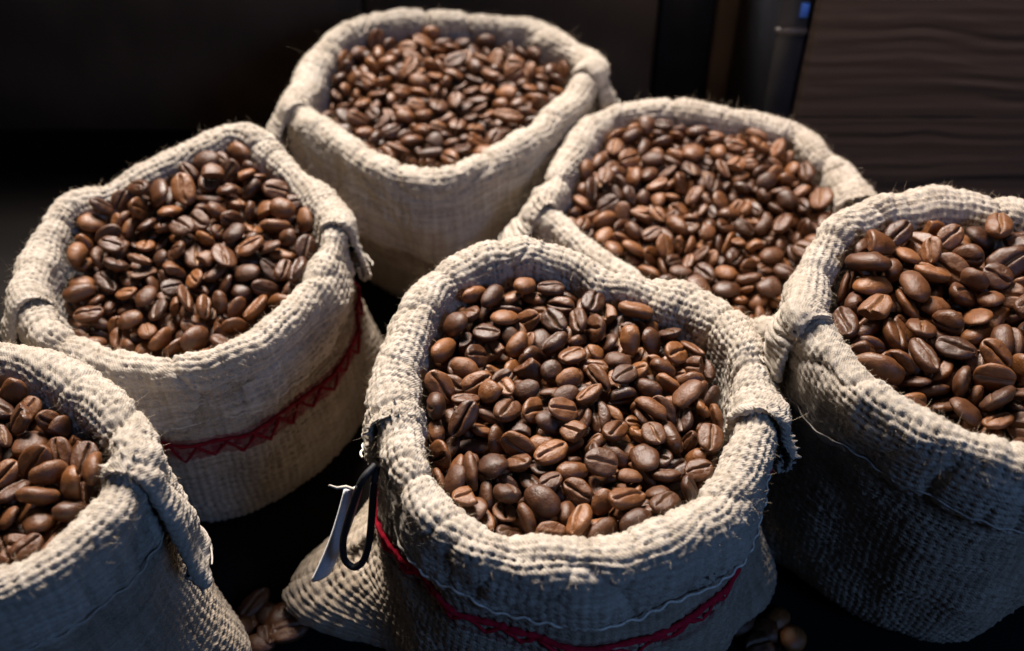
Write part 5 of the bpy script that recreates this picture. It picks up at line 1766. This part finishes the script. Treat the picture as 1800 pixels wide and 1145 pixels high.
4,0,19,810,238,149,-125,199,-142,966,-82,
4,0,7,800,87,225,-43,264,-564,-776,97,
4,1,4,850,-218,-187,-128,446,76,-831,-324,
4,1,3,990,38,143,-42,281,-771,-571,38,
4,0,5,860,-124,415,-48,484,855,-28,183,
4,0,4,810,-131,216,-58,283,-125,933,-183,
4,0,13,950,346,-54,-119,631,-68,769,74,
4,0,5,720,185,402,-41,429,-32,-895,-115,
4,0,13,680,-174,9,-98,228,-818,528,12,
4,1,0,870,-276,-83,-101,468,-237,-651,549,
4,0,18,710,-64,-7,-101,284,-129,380,871,
4,0,0,830,-310,232,-72,18,-287,354,-890,
4,0,7,790,-427,232,-57,582,489,120,639,
4,0,8,820,-101,282,-53,138,-343,-861,350,
4,0,15,720,-93,-227,-122,212,757,564,253,
4,0,14,950,147,207,-73,701,-284,12,654,
4,0,9,790,-413,29,-126,460,311,-344,757,
4,0,5,880,58,-62,-92,241,387,-888,-59,
4,0,18,840,-142,-219,-128,274,281,-902,-179,
4,0,18,840,71,-368,-173,-184,-683,-670,227,
4,0,16,770,-190,293,-89,173,-920,-15,351,
4,1,17,860,31,-271,-137,380,-101,-34,919,
4,0,19,950,200,175,-92,102,-790,-567,209,
4,0,8,820,356,119,-75,209,942,108,239,
4,0,15,930,359,-166,-130,50,997,-35,-51,
4,0,10,720,-333,361,-81,127,-443,-876,140,
4,1,13,890,107,-300,-139,114,41,945,-304,
4,0,1,860,-257,368,-71,259,-828,473,152,
4,0,7,850,312,-318,-136,141,761,-357,-523,
4,1,1,840,296,58,-65,420,0,-309,853,
4,0,7,790,-349,-161,-119,830,-118,53,-542,
4,0,17,820,225,284,-70,944,89,3,316,
4,0,10,740,181,-236,-143,114,272,-956,-7,
4,0,18,850,-117,493,-20,-108,978,-163,77,
4,0,16,790,343,204,-93,111,-139,-1,984,
4,0,10,940,21,-461,-157,14,997,68,-35,
4,0,8,960,-197,212,-63,564,9,-236,-791,
4,1,0,880,118,-86,-84,61,-921,355,146,
4,0,18,820,-240,-51,-129,490,7,-37,871,
4,0,13,800,-218,496,-51,167,80,-913,-364,
4,1,7,900,-360,61,-93,-255,924,140,247,
4,0,12,820,14,455,-27,988,-127,-77,37,
4,0,6,760,-377,301,-64,508,-96,308,-798,
4,1,6,780,195,-60,-92,854,280,-23,438,
4,0,14,730,224,374,-68,922,-150,-169,-315,
4,0,18,850,318,268,-92,179,-248,-950,70,
4,0,10,960,-298,443,-50,696,-652,-230,195,
4,0,9,690,-21,-139,-122,157,-919,263,-248,
4,0,9,890,-318,-114,-125,730,-527,372,225,
4,0,4,890,191,323,-67,504,-370,185,759,
4,0,11,830,63,365,-70,882,-414,98,202,
4,1,8,860,-312,371,-45,38,-802,-589,-92,
4,1,2,990,390,195,-38,133,710,628,290,
4,0,2,720,139,8,-70,246,-515,680,-461,
4,1,9,1040,177,-345,-137,978,128,56,156,
4,0,16,720,-127,-284,-119,994,21,14,-107,
4,0,8,700,374,53,-122,426,-455,617,-480,
4,0,11,810,261,46,-97,170,-392,-829,361,
4,0,17,810,-169,439,-68,245,20,-946,-212,
4,0,19,720,-161,251,-108,339,934,-99,48,
4,1,11,940,-260,315,-58,98,259,-917,-287,
4,1,8,860,-177,280,-37,98,-146,-102,979,
4,1,0,920,-182,479,-17,664,157,227,-695,
4,1,7,1040,419,61,-60,134,806,552,168,
4,0,17,1050,257,220,-108,500,-833,210,108,
4,0,3,690,99,-147,-94,125,974,189,-10,
4,1,12,780,-362,174,-38,-58,650,-756,-45,
4,1,4,770,-306,19,-100,577,418,202,-672,
4,0,17,790,287,-174,-131,-326,536,776,-62,
4,0,1,770,-152,348,-75,523,418,79,-739,
4,1,0,990,-373,-10,-108,618,742,105,236,
4,0,4,800,50,-427,-199,315,176,592,-720,
4,0,14,880,-109,-130,-125,450,298,-762,-358,
4,0,2,1000,-212,-383,-127,80,-239,-963,98,
4,0,4,830,-308,-47,-115,391,-842,-271,255,
4,1,13,910,-40,88,-70,268,-391,865,-166,
4,0,19,840,283,122,-75,923,-366,-112,-26,
4,1,0,860,-278,87,-69,122,751,-507,-406,
4,0,6,730,84,452,-50,713,659,-226,-79,
4,0,8,780,279,257,-54,110,-357,-806,-460,
4,1,7,860,-251,192,-59,608,-309,-307,663,
4,0,2,780,346,311,-62,500,-248,802,-212,
4,0,0,810,144,135,-67,448,809,-372,-76,
4,1,9,920,132,225,-24,10,532,-846,-30,
4,0,12,800,226,208,-51,306,152,-728,-594,
4,1,11,1040,-18,314,-34,531,-32,-12,-847,
4,1,7,920,26,-346,-150,47,-29,-60,-997,
4,0,6,870,-67,333,-62,611,759,-139,-178,
4,0,9,720,98,-328,-164,-320,-479,-766,287,
4,0,18,720,159,355,-75,841,-338,18,422,
4,0,9,740,-171,82,-81,717,-118,-214,653,
4,0,15,820,-186,-15,-135,131,-966,194,112,
4,0,1,870,316,-118,-128,52,762,-258,-591,
4,0,17,760,-130,2,-107,-161,897,229,342,
4,0,10,870,120,-240,-141,299,58,-837,-455,
4,0,17,700,18,29,-103,280,-726,591,-211,
4,0,1,880,75,389,-17,295,745,589,-102,
4,0,16,780,-171,150,-61,176,-128,970,-105,
4,0,0,660,-130,453,-47,509,759,327,-240,
4,0,17,950,373,-128,-110,896,-128,-74,-418,
4,0,4,880,-178,-236,-153,439,-455,-651,421,
4,0,14,880,346,240,-57,622,-350,-208,669,
4,1,3,850,-28,-96,-89,118,4,-150,982,
4,0,5,970,-177,-328,-140,657,-548,234,463,
4,0,0,880,234,-279,-126,23,942,-334,34,
4,0,0,840,75,304,-25,750,183,-157,-616,
4,0,0,670,-223,105,-87,736,281,-128,603,
4,0,2,730,-152,278,-68,64,560,816,129,
4,1,17,880,236,155,-54,206,63,395,-893,
4,0,13,720,183,256,-48,145,97,964,198,
4,0,14,750,-20,380,-63,961,-7,204,187,
4,1,11,1080,236,328,-4,74,-795,-524,296,
4,1,0,970,-243,423,-29,276,168,-394,-860,
4,0,8,890,126,-454,-187,635,-233,568,-470,
4,0,12,810,347,38,-79,242,-762,464,-381,
4,0,10,810,56,66,-76,798,40,310,-516,
4,0,6,820,-202,383,-61,578,20,234,-782,
4,0,10,880,318,-191,-99,208,-891,390,-100,
4,0,8,870,406,-87,-66,38,552,-821,-143,
4,0,0,860,308,166,-52,245,479,-707,458,
4,1,15,880,150,361,-30,1,-108,-973,-202,
4,0,5,860,75,-5,-87,160,-94,-254,-949,
4,1,7,820,-169,-160,-105,86,-730,576,358,
4,0,17,810,-210,-101,-97,-84,966,196,144,
4,0,10,1000,271,200,-66,592,635,-96,486,
4,0,13,780,-456,-66,-81,120,-805,-556,167,
4,1,12,840,-279,-165,-116,949,-175,259,-40,
4,0,4,870,-35,226,-44,49,-660,-741,115,
4,0,9,940,-230,-21,-87,358,900,-228,-104,
4,0,15,750,-40,170,-95,88,727,203,650,
5,0,13,1030,41,-312,-199,576,737,354,16,
5,0,8,1110,-22,-19,-225,855,278,-327,-290,
5,0,18,1050,-1,341,-143,587,-155,-22,794,
5,0,19,890,107,-211,-225,267,-21,59,-962,
5,0,0,1330,-202,-30,-162,214,-804,534,147,
5,0,8,1140,-172,-109,-228,153,296,-901,-278,
5,0,3,850,30,203,-147,504,-851,39,142,
5,0,4,1030,86,340,-146,288,-422,-858,42,
5,0,19,1060,-129,-119,-190,104,-700,-703,65,
5,0,16,1080,244,114,-163,-186,890,-119,399,
5,0,1,920,300,-242,-116,-248,895,155,-337,
5,0,8,920,-40,-147,-193,146,-168,-105,969,
5,0,2,840,-36,-278,-190,628,608,-455,-173,
5,0,19,1070,-139,-73,-138,521,288,110,796,
5,0,10,1010,334,275,-118,643,713,-162,-228,
5,0,3,990,-265,159,-160,-86,701,681,-194,
5,0,9,1240,51,149,-163,346,-926,-73,134,
5,0,17,1060,120,-150,-182,331,-251,854,-312,
5,0,4,1030,46,-23,-184,75,-969,61,227,
5,0,19,1120,49,264,-117,106,963,-171,-180,
5,0,5,1230,-68,250,-105,22,196,966,-165,
5,0,7,880,-245,236,-133,596,-563,-534,209,
5,0,12,1080,154,278,-148,315,93,-906,267,
5,0,1,1280,375,189,-123,166,985,-47,-11,
5,0,5,1010,-67,353,-99,336,923,142,125,
5,0,11,1040,-53,-67,-177,372,-24,71,-925,
5,0,11,1180,-119,-260,-176,-233,-942,-82,226,
5,0,13,870,126,208,-139,-150,954,-95,-242,
5,0,2,960,275,237,-139,235,2,964,-126,
5,0,12,1120,-179,70,-151,354,166,-187,901,
5,0,11,1160,79,337,-82,263,-801,-491,221,
5,0,17,1340,27,-241,-172,-230,-537,760,-283,
5,0,18,1160,-98,182,-152,-26,68,912,403,
5,1,6,1080,-262,25,-101,236,-193,934,-185,
5,0,11,980,16,90,-136,100,-224,-942,-230,
5,0,5,1050,238,306,-134,298,-108,44,947,
5,0,13,940,-70,-135,-149,945,110,-190,243,
5,0,4,1080,-132,24,-126,51,-904,294,305,
5,1,11,1140,21,221,-55,93,353,815,451,
5,0,8,880,325,-168,-133,311,-138,939,60,
5,0,4,1030,-214,153,-147,210,-301,-927,75,
5,0,18,1120,160,-88,-139,167,266,-486,-816,
5,0,15,890,-186,291,-134,32,-790,-608,-78,
5,0,12,870,-278,-193,-129,500,817,-51,-285,
5,0,13,880,73,-139,-165,42,-983,-86,-154,
5,0,2,1060,-34,164,-118,134,890,303,313,
5,0,18,1220,47,-404,-128,-176,-225,958,32,
5,0,0,880,209,32,-113,222,885,403,68,
5,0,11,1080,382,198,-85,916,-175,-100,-348,
5,0,6,980,182,-290,-110,76,968,-238,18,
5,0,6,1080,-331,53,-142,369,-432,603,-560,
5,0,12,980,97,-233,-158,264,815,433,-281,
5,0,17,870,-57,-210,-197,226,909,-306,173,
5,0,10,920,396,15,-121,95,290,-934,-184,
5,0,10,1010,120,246,-88,165,-945,281,-34,
5,1,0,1100,47,3,-118,892,-417,-61,162,
5,0,3,830,-71,270,-80,486,-72,150,858,
5,0,4,1140,293,28,-143,59,14,-23,-998,
5,0,19,1000,186,95,-135,427,693,547,-196,
5,0,1,900,-220,186,-92,187,-364,-903,128,
5,0,0,1080,208,197,-144,15,590,790,-170,
5,0,18,1160,281,273,-71,442,283,225,-821,
5,1,10,1100,-96,-210,-167,878,-305,68,362,
5,0,3,1060,-196,267,-87,66,-976,-18,209,
5,0,1,1140,261,-56,-136,260,941,212,-45,
5,0,1,900,-25,-346,-152,56,870,447,203,
5,0,12,1130,-207,-288,-125,334,68,-442,830,
5,1,12,1080,42,136,-78,38,-922,-246,298,
5,1,4,940,-169,-159,-131,772,-253,-248,-528,
5,0,11,1100,161,327,-90,46,-662,747,45,
5,0,2,940,152,-5,-129,-4,-292,-941,169,
5,0,7,1020,-125,142,-130,228,-104,-137,958,
5,0,8,940,-69,59,-120,536,-189,118,-814,
5,1,0,1130,-270,106,-95,455,221,-798,-328,
5,1,0,1010,80,259,-36,320,100,728,598,
5,0,5,1020,34,-74,-147,228,159,222,-935,
5,0,5,910,-4,35,-112,685,-453,-551,146,
5,0,19,1080,286,178,-103,272,-712,634,-127,
5,0,4,1130,108,-219,-117,482,-194,308,797,
5,0,7,1010,-204,-228,-149,691,707,7,148,
5,0,10,1010,8,343,-85,287,404,-824,-274,
5,0,0,880,103,180,-81,55,-322,-874,-358,
5,0,15,1030,106,328,-54,190,-563,-792,141,
5,0,8,920,208,233,-102,901,-240,-70,-355,
5,0,4,1030,413,117,-136,444,732,508,93,
5,1,9,1040,-54,89,-81,938,-63,98,326,
5,0,19,850,2,-155,-148,142,823,543,89,
5,0,9,1040,130,140,-130,74,-968,-217,-104,
5,0,11,1040,210,-50,-85,163,744,578,-292,
5,0,7,940,-196,104,-91,559,-206,-124,-794,
5,0,13,930,-131,322,-76,6,248,-939,-239,
5,0,1,1030,362,-101,-94,288,245,874,-304,
5,0,16,1150,321,78,-103,107,810,576,1,
5,0,17,1100,116,-47,-102,383,-522,726,-232,
5,0,3,970,-91,166,-78,100,994,37,-32,
5,0,11,850,-155,220,-129,124,-141,259,948,
5,0,7,900,-273,-49,-112,69,41,767,636,
5,0,5,1230,-60,-35,-98,-89,57,992,-65,
5,1,3,1090,83,-320,-133,206,-967,129,-72,
5,1,6,1110,-329,12,-70,226,700,662,140,
5,0,14,890,198,284,-63,87,2,-996,-22,
5,0,19,1010,346,235,-44,193,878,-96,427,
5,1,9,940,9,378,-35,87,148,-702,691,
5,1,16,960,-132,89,-75,255,786,-473,-305,
5,1,15,1120,-57,-95,-67,-44,-244,-967,-61,
5,0,7,980,402,156,-38,2,-20,-174,984,
5,1,18,1040,-109,332,-9,93,-314,918,223,
5,0,15,1090,411,118,-81,185,-121,974,56,
5,0,4,1090,216,-226,-138,156,912,-359,-123,
5,1,2,1160,-147,226,-60,620,502,491,351,
5,0,19,990,-219,-99,-135,92,-485,810,317,
5,1,3,1120,129,-149,-101,636,597,-354,-338,
5,1,4,890,-288,184,-94,394,706,142,572,
5,1,14,1150,230,305,-18,143,6,984,-108,
5,1,0,980,-47,5,-61,349,191,641,656,
5,1,14,920,103,105,-69,613,-209,82,758,
5,1,7,980,-69,-277,-126,74,303,73,947,
5,1,8,1250,184,222,-33,348,-904,-183,-166,
5,1,7,980,145,342,-39,88,-277,-15,-957,
5,1,18,1110,-40,195,-43,-90,199,957,-192,
5,0,1,1050,83,-381,-82,219,57,-974,5,
5,0,7,1220,379,-20,-65,195,470,25,861,
5,0,6,1060,270,-10,-84,9,936,-178,-303,
5,0,17,860,64,-145,-120,166,579,777,182,
5,0,13,880,238,121,-102,44,938,-343,4,
5,1,5,1060,-196,-29,-74,271,-657,-667,222,
5,1,9,1160,113,69,-109,911,126,-181,-349,
5,1,6,990,87,-59,-81,532,324,-241,-744,
5,0,14,930,256,-184,-118,347,-547,-723,242,
5,1,7,1110,-225,141,-54,966,-149,66,200,
5,0,12,1030,199,52,-48,-91,985,136,-54,
5,1,15,1050,-129,-184,-142,-188,-245,-839,447,
5,1,14,930,-99,-130,-107,123,899,349,236,
5,1,4,970,50,42,-78,657,-324,23,680,
5,1,19,1030,-123,-10,-72,-80,-798,-570,178,
5,1,9,1020,6,-112,-96,145,-707,-688,-82,
5,1,19,1200,16,-250,-100,523,737,426,48,
5,1,17,900,-35,256,-12,424,-508,735,-145,
5,0,9,1180,390,66,-52,-385,865,-312,78,
5,0,6,1140,149,-371,-150,388,53,617,-683,
5,1,12,1080,-112,125,-38,688,82,91,715,
5,0,19,1010,-204,-169,-175,218,-253,-41,-942,
5,1,1,950,164,122,-69,232,177,923,251,
5,1,1,880,67,153,-33,587,738,-256,-212,
5,0,17,1090,-200,286,-36,100,249,-946,-183,
5,1,9,1130,-244,38,-40,116,-442,880,-128,
5,0,8,1060,194,-158,-90,848,242,-333,-335,
5,1,18,1020,38,-128,-56,339,-822,453,64,
5,1,15,950,1,-314,-114,38,-236,948,-210,
5,1,11,920,132,162,-30,10,-338,-906,-256,
5,1,5,890,-210,-130,-88,734,-560,381,42,
5,0,1,960,269,202,-37,293,42,891,343,
5,1,16,1050,-41,317,-41,166,405,867,238,
5,1,13,770,-25,-218,-135,69,-611,416,671,
5,0,2,1000,289,-141,-92,359,455,777,248,
5,0,5,930,325,30,-48,100,-209,-970,-71,
5,0,1,1120,290,122,-42,19,996,92,1,
5,1,9,1030,-297,-85,-96,646,-669,-138,-342,
5,1,11,1060,-54,-191,-100,582,-2,-749,-316,
5,1,6,1040,-142,-114,-73,100,751,-644,-106,
5,1,5,860,40,319,-10,-234,903,315,174,
5,1,9,1110,-186,279,-5,26,157,-139,977,
5,1,8,1280,-232,198,-12,333,-89,301,889,
5,0,7,1050,317,-50,-84,828,420,354,116,
5,0,17,820,224,177,-75,574,688,366,-251,
5,1,12,1230,-267,-141,-98,190,-112,-719,659,
5,1,19,920,-94,261,-36,624,17,183,759,
5,1,10,1050,27,-181,-91,643,-753,112,-91,
5,1,13,1070,180,336,16,62,810,581,38,
6,0,18,900,84,-137,-191,146,211,-928,271,
6,0,12,1000,195,-134,-164,104,-896,402,-157,
6,0,14,1160,82,-82,-171,226,802,490,-258,
6,0,6,980,-78,-238,-132,892,36,-434,-120,
6,0,2,1170,-240,-17,-150,181,299,-863,-366,
6,0,11,820,-427,221,-145,643,-169,-639,388,
6,0,14,900,207,-36,-153,313,-1,300,-901,
6,0,1,1030,172,134,-158,193,-266,-655,681,
6,0,12,1110,-118,19,-143,25,-368,-914,168,
6,0,12,770,-159,-79,-144,191,958,-203,61,
6,0,8,1110,-359,243,-129,988,-70,122,66,
6,0,17,970,-292,-84,-139,457,143,707,520,
6,0,13,830,-384,54,-133,561,-659,342,-367,
6,0,3,870,192,72,-127,227,-224,-914,-251,
6,0,13,1000,28,79,-138,390,37,-31,919,
6,0,13,950,6,164,-137,958,88,-95,258,
6,0,1,1170,-224,132,-120,2,-284,959,-7,
6,0,15,1060,-251,260,-143,26,15,-68,997,
6,0,10,910,-298,185,-116,10,774,-602,-199,
6,0,16,920,90,127,-150,114,-469,-839,251,
6,0,5,1000,-396,141,-134,673,63,-284,-680,
6,0,16,760,-69,108,-148,80,-193,968,-138,
6,0,5,850,227,-51,-101,130,-137,-981,-51,
6,0,8,870,-229,-100,-144,-260,-581,-763,114,
6,0,16,1000,32,-22,-149,470,-148,234,-838,
6,0,2,1010,104,155,-111,442,132,526,715,
6,0,8,790,-121,240,-128,116,917,-380,-30,
6,0,9,800,42,183,-91,37,-200,961,-187,
6,0,17,850,-36,-43,-143,554,787,-69,-264,
6,0,13,950,-146,163,-120,222,472,-853,-10,
6,0,18,900,-149,88,-125,923,-60,242,293,
6,0,7,950,-201,237,-121,752,-66,148,-639,
6,0,9,840,-340,136,-149,94,-905,-415,10,
6,0,14,880,255,35,-125,10,-104,-993,62,
6,0,9,960,-420,179,-75,278,-509,-622,526,
6,0,12,1040,149,-86,-128,174,810,473,300,
6,0,4,1000,-60,219,-135,131,945,55,294,
6,0,13,740,155,-5,-151,191,-978,-82,6,
6,0,3,910,294,-26,-147,-103,-974,128,158,
6,0,6,850,100,-48,-141,746,128,-422,-500,
6,0,16,980,-289,260,-95,74,104,-981,144,
6,0,8,1050,101,40,-120,76,-809,-569,125,
6,0,17,800,-87,56,-125,989,-43,71,-119,
6,0,10,870,165,13,-116,581,-96,162,-792,
6,0,3,840,-125,114,-93,754,-162,254,-584,
6,1,11,1000,116,65,-83,788,46,127,600,
6,0,10,720,-256,187,-97,99,-58,-980,-160,
6,0,16,850,-16,-249,-105,290,-583,736,-186,
6,0,2,900,302,-71,-105,461,-630,614,-116,
6,0,8,940,-36,6,-115,78,-974,-182,108,
6,0,18,890,65,123,-107,809,430,-254,-311,
6,0,11,990,-63,152,-110,74,321,942,71,
6,0,11,830,-323,68,-146,260,26,-243,-934,
6,0,7,910,-150,234,-76,43,-605,762,226,
6,0,10,890,164,-182,-134,8,-967,235,94,
6,0,16,840,-122,-4,-100,633,-33,93,-768,
6,0,5,1020,25,-99,-103,419,428,-637,-485,
6,0,6,810,-78,240,-98,283,-9,154,947,
6,0,9,1000,38,-231,-139,-143,-426,886,-110,
6,0,11,1110,2,88,-77,266,-435,843,-169,
6,0,14,830,-96,-89,-118,-130,786,-577,-180,
6,0,6,760,-231,249,-75,608,6,32,793,
6,0,14,1030,-354,74,-96,679,-238,88,-689,
6,0,3,1040,-59,132,-68,86,993,73,28,
6,1,13,990,197,-106,-65,470,861,157,-114,
6,0,1,1050,129,-291,-105,539,-804,35,249,
6,0,8,850,-186,174,-73,918,136,-317,193,
6,0,16,910,-71,62,-85,155,716,679,-47,
6,0,11,790,87,164,-53,168,-839,-500,-131,
6,0,16,960,-241,53,-105,128,-193,963,-138,
6,0,7,900,-259,-82,-96,613,-323,194,-694,
6,0,8,850,-313,270,-59,109,-52,-145,-982,
6,0,19,810,258,-109,-133,569,-725,362,140,
6,0,12,900,-319,-2,-110,98,-80,-980,152,
6,0,9,900,225,65,-88,29,-853,-426,-298,
6,0,9,870,-41,-117,-146,773,275,-222,-527,
6,1,15,920,119,-137,-112,913,61,-390,-106,
6,0,0,960,-104,192,-62,561,-773,-296,25,
6,0,7,870,-12,202,-70,625,-732,-200,182,
6,0,4,900,246,-178,-121,114,822,554,61,
6,0,4,1010,119,-188,-159,14,801,594,-79,
6,0,10,850,-387,237,-76,149,-959,199,-137,
6,1,5,1010,278,-76,-54,82,584,208,-780,
6,0,4,980,-179,-37,-112,73,954,-271,-103,
6,0,8,760,212,-227,-148,345,585,706,-200,
6,1,5,970,203,-155,-107,796,-148,-175,-560,
6,0,8,830,-377,267,-23,294,22,774,-561,
6,0,16,920,-196,248,-33,74,-476,-875,-43,
6,1,15,980,41,202,-35,628,503,-333,492,
6,1,17,1020,205,21,-66,156,-624,-719,-262,
6,0,19,740,-255,169,-69,-74,22,-988,-136,
6,0,14,950,-335,-7,-52,5,607,614,-504,
6,0,12,980,-27,64,-45,942,99,-21,318,
6,0,13,1030,-54,-110,-87,287,638,-712,-62,
6,0,5,840,-293,125,-112,927,231,-283,90,
6,0,1,880,-184,8,-72,125,656,-727,158,
6,0,17,800,-130,139,-48,965,226,-47,126,
6,1,6,860,160,124,-66,267,-835,143,459,
6,0,0,940,-25,-45,-65,634,639,-396,-180,
6,0,14,950,20,-4,-96,229,230,84,942,
6,0,1,730,52,-160,-138,955,82,283,35,
6,1,0,920,281,-141,-80,474,820,313,-68,
6,0,19,910,-168,183,-18,14,-454,883,117,
6,1,4,840,274,5,-65,68,-671,716,182,
6,0,1,950,-260,-6,-69,556,816,-117,-112,
6,1,18,1030,319,-42,-40,654,412,-434,-464,
6,0,12,910,-102,-47,-63,371,-756,-538,38,
6,0,13,820,40,16,-56,317,731,-536,-279,
6,1,14,970,91,115,-29,133,-887,-236,-373,
6,0,5,780,-58,229,-30,590,104,764,237,
6,0,1,900,-364,160,-89,889,-195,344,-233,
6,1,9,770,170,-219,-108,-63,-109,972,196,
6,1,7,980,164,-15,-52,-257,340,-811,-400,
6,0,13,1020,-146,-121,-102,13,959,-48,279,
6,0,2,910,-197,114,-78,81,-175,-725,661,
6,0,12,870,-37,-179,-112,-176,951,16,254,
6,1,15,1000,119,-77,-86,56,-399,892,-205,
6,0,6,1080,-132,-199,-68,358,209,232,880,
6,0,14,1020,-124,65,-52,110,-895,-391,-185,
6,0,13,1000,94,-182,-95,579,-119,-664,457,
6,0,17,870,-305,117,-66,68,-80,-126,987,
6,1,18,840,207,-239,-87,17,-381,920,92,
6,1,18,970,14,152,-36,-100,-969,190,125,
6,1,2,900,86,-33,-77,-18,447,-845,-291,
6,1,3,830,182,98,-63,541,-142,615,-555,
6,0,13,940,-106,239,-16,-249,-432,-833,240,
6,0,15,960,286,3,-105,901,107,188,-376,
6,0,8,910,-320,190,-63,435,707,-250,-499,
6,0,4,1090,-234,44,-59,487,-96,180,849,
6,0,8,910,-196,-97,-77,310,821,326,352,
6,0,4,880,-69,150,-29,70,806,-566,-156,
6,1,18,990,208,-47,-51,709,644,241,156,
6,0,18,840,69,-105,-109,389,628,-603,-303,
6,0,2,930,58,-232,-102,250,185,121,943,
6,0,18,870,-403,220,-43,308,-278,-677,608,
6,0,0,890,-150,262,6,537,-519,-152,647,
6,0,12,740,-195,-165,-108,895,198,-396,52,
6,0,15,750,-294,59,-98,528,226,-324,-752,
6,0,11,1060,-242,136,-25,60,926,-373,-5,
6,0,12,940,-328,53,-52,261,141,168,940,
6,0,14,780,-143,-202,-120,947,277,-104,-123,
6,0,7,1020,-275,231,-13,-170,597,779,89,
6,1,15,810,53,66,-44,228,-430,-821,299,
6,0,18,890,-81,-180,-91,175,364,787,466,]
_raw = np.array(BEAN_ROWS, dtype=float).reshape(-1, 11)
for R in RIMS:
    rows = _raw[_raw[:, 0] == R.d['seed']]
    w = WHERE[R.d['key']]; alike = {}
    heap_v, heap_f, heap_c, o_ = [], [], [], 0
    for row in rows:
        single, k, s = row[1], int(row[2]), row[3] / 1000 * (.94 if R.d['key'] == 'left' else .98)
        p = np.array([R.mid[0], R.mid[1], R.z]) + row[4:7] / 10; q = row[7:11] / 1000.0; q = q / np.linalg.norm(q)
        if single:
            alike.setdefault((pose(q), zone(R, p)), []).append((p[1], k, s, p, q))
        else:
            v, t, c = LOW[k]; heap_v.append(quat_rot(q, v * s) + p - R.mid); heap_f.append(t + o_); heap_c.append(c); o_ += len(v)
    for (ps, zn), beans in alike.items():
        beans.sort(key=lambda b: b[0])
        for i, (_, k, s, p, q) in enumerate(beans):
            which = '' if len(beans) == 1 else ORD[min(i, 11)] + ' '
            add_bean(k, s, p, q, f'{ps} roasted coffee bean, {which}one at the {zn} of the {w}', f'coffee beans in the {w}')
    h = mesh_object('coffee_beans', np.concatenate(heap_v), np.concatenate(heap_f), M_BEAN, None, attrs={'crease': np.concatenate(heap_c)})
    h.location = tuple(R.mid * MM)
    tag(h, HEAP[R.d['key']], 'coffee beans', kind='stuff')

# a few spilled beans on the table
SPILL = [(1240,1118,'right under the front sack\'s belly'),(1395,1120,'farthest right on the table, below the tall sack'),(1270,1060,'deep in the gap between front and tall sacks'),(475,1105,'in the thick of the small pile between the nearest sacks'),(398,1135,'at the bottom edge close to the corner sack'),(415,1100,'half under the lower left sack'),(448,1060,'farthest back in the gap between the nearest sacks'),(490,1085,'in front of the front sack\'s corner'),(1300,1092,'farthest left of those by the tall sack'),(1338,1132,'at the bottom edge near the tall sack'),(432,1082,'beside the lower left sack'),(470,1078,'between the two nearest sacks'),(508,1108,'against the front sack\'s corner'),(455,1128,'at the bottom edge between the nearest sacks'),
         (1352,1105,'on the table under the tall sack'),(1322,1062,'in the shade right of the front sack'),(1215,1078,'close under the front sack\'s striped side'),(1368,1085,'nearest the tall sack\'s foot')]
rs = random.Random(12)
for i, (x, y, w) in enumerate(SPILL):
    p = on_height(x, y, 3.2); a = rs.uniform(0, 6.28); q = Quaternion((0, 0, 1), a) @ Quaternion((1, 0, 0), math.pi if i % 3 == 0 else 0)
    p[2] = 3.4 if i % 3 == 0 else 2.0
    add_bean(i % N_VAR, rs.uniform(.95, 1.1), p, q, f'spilled coffee bean {w}', 'beans spilled on the table')
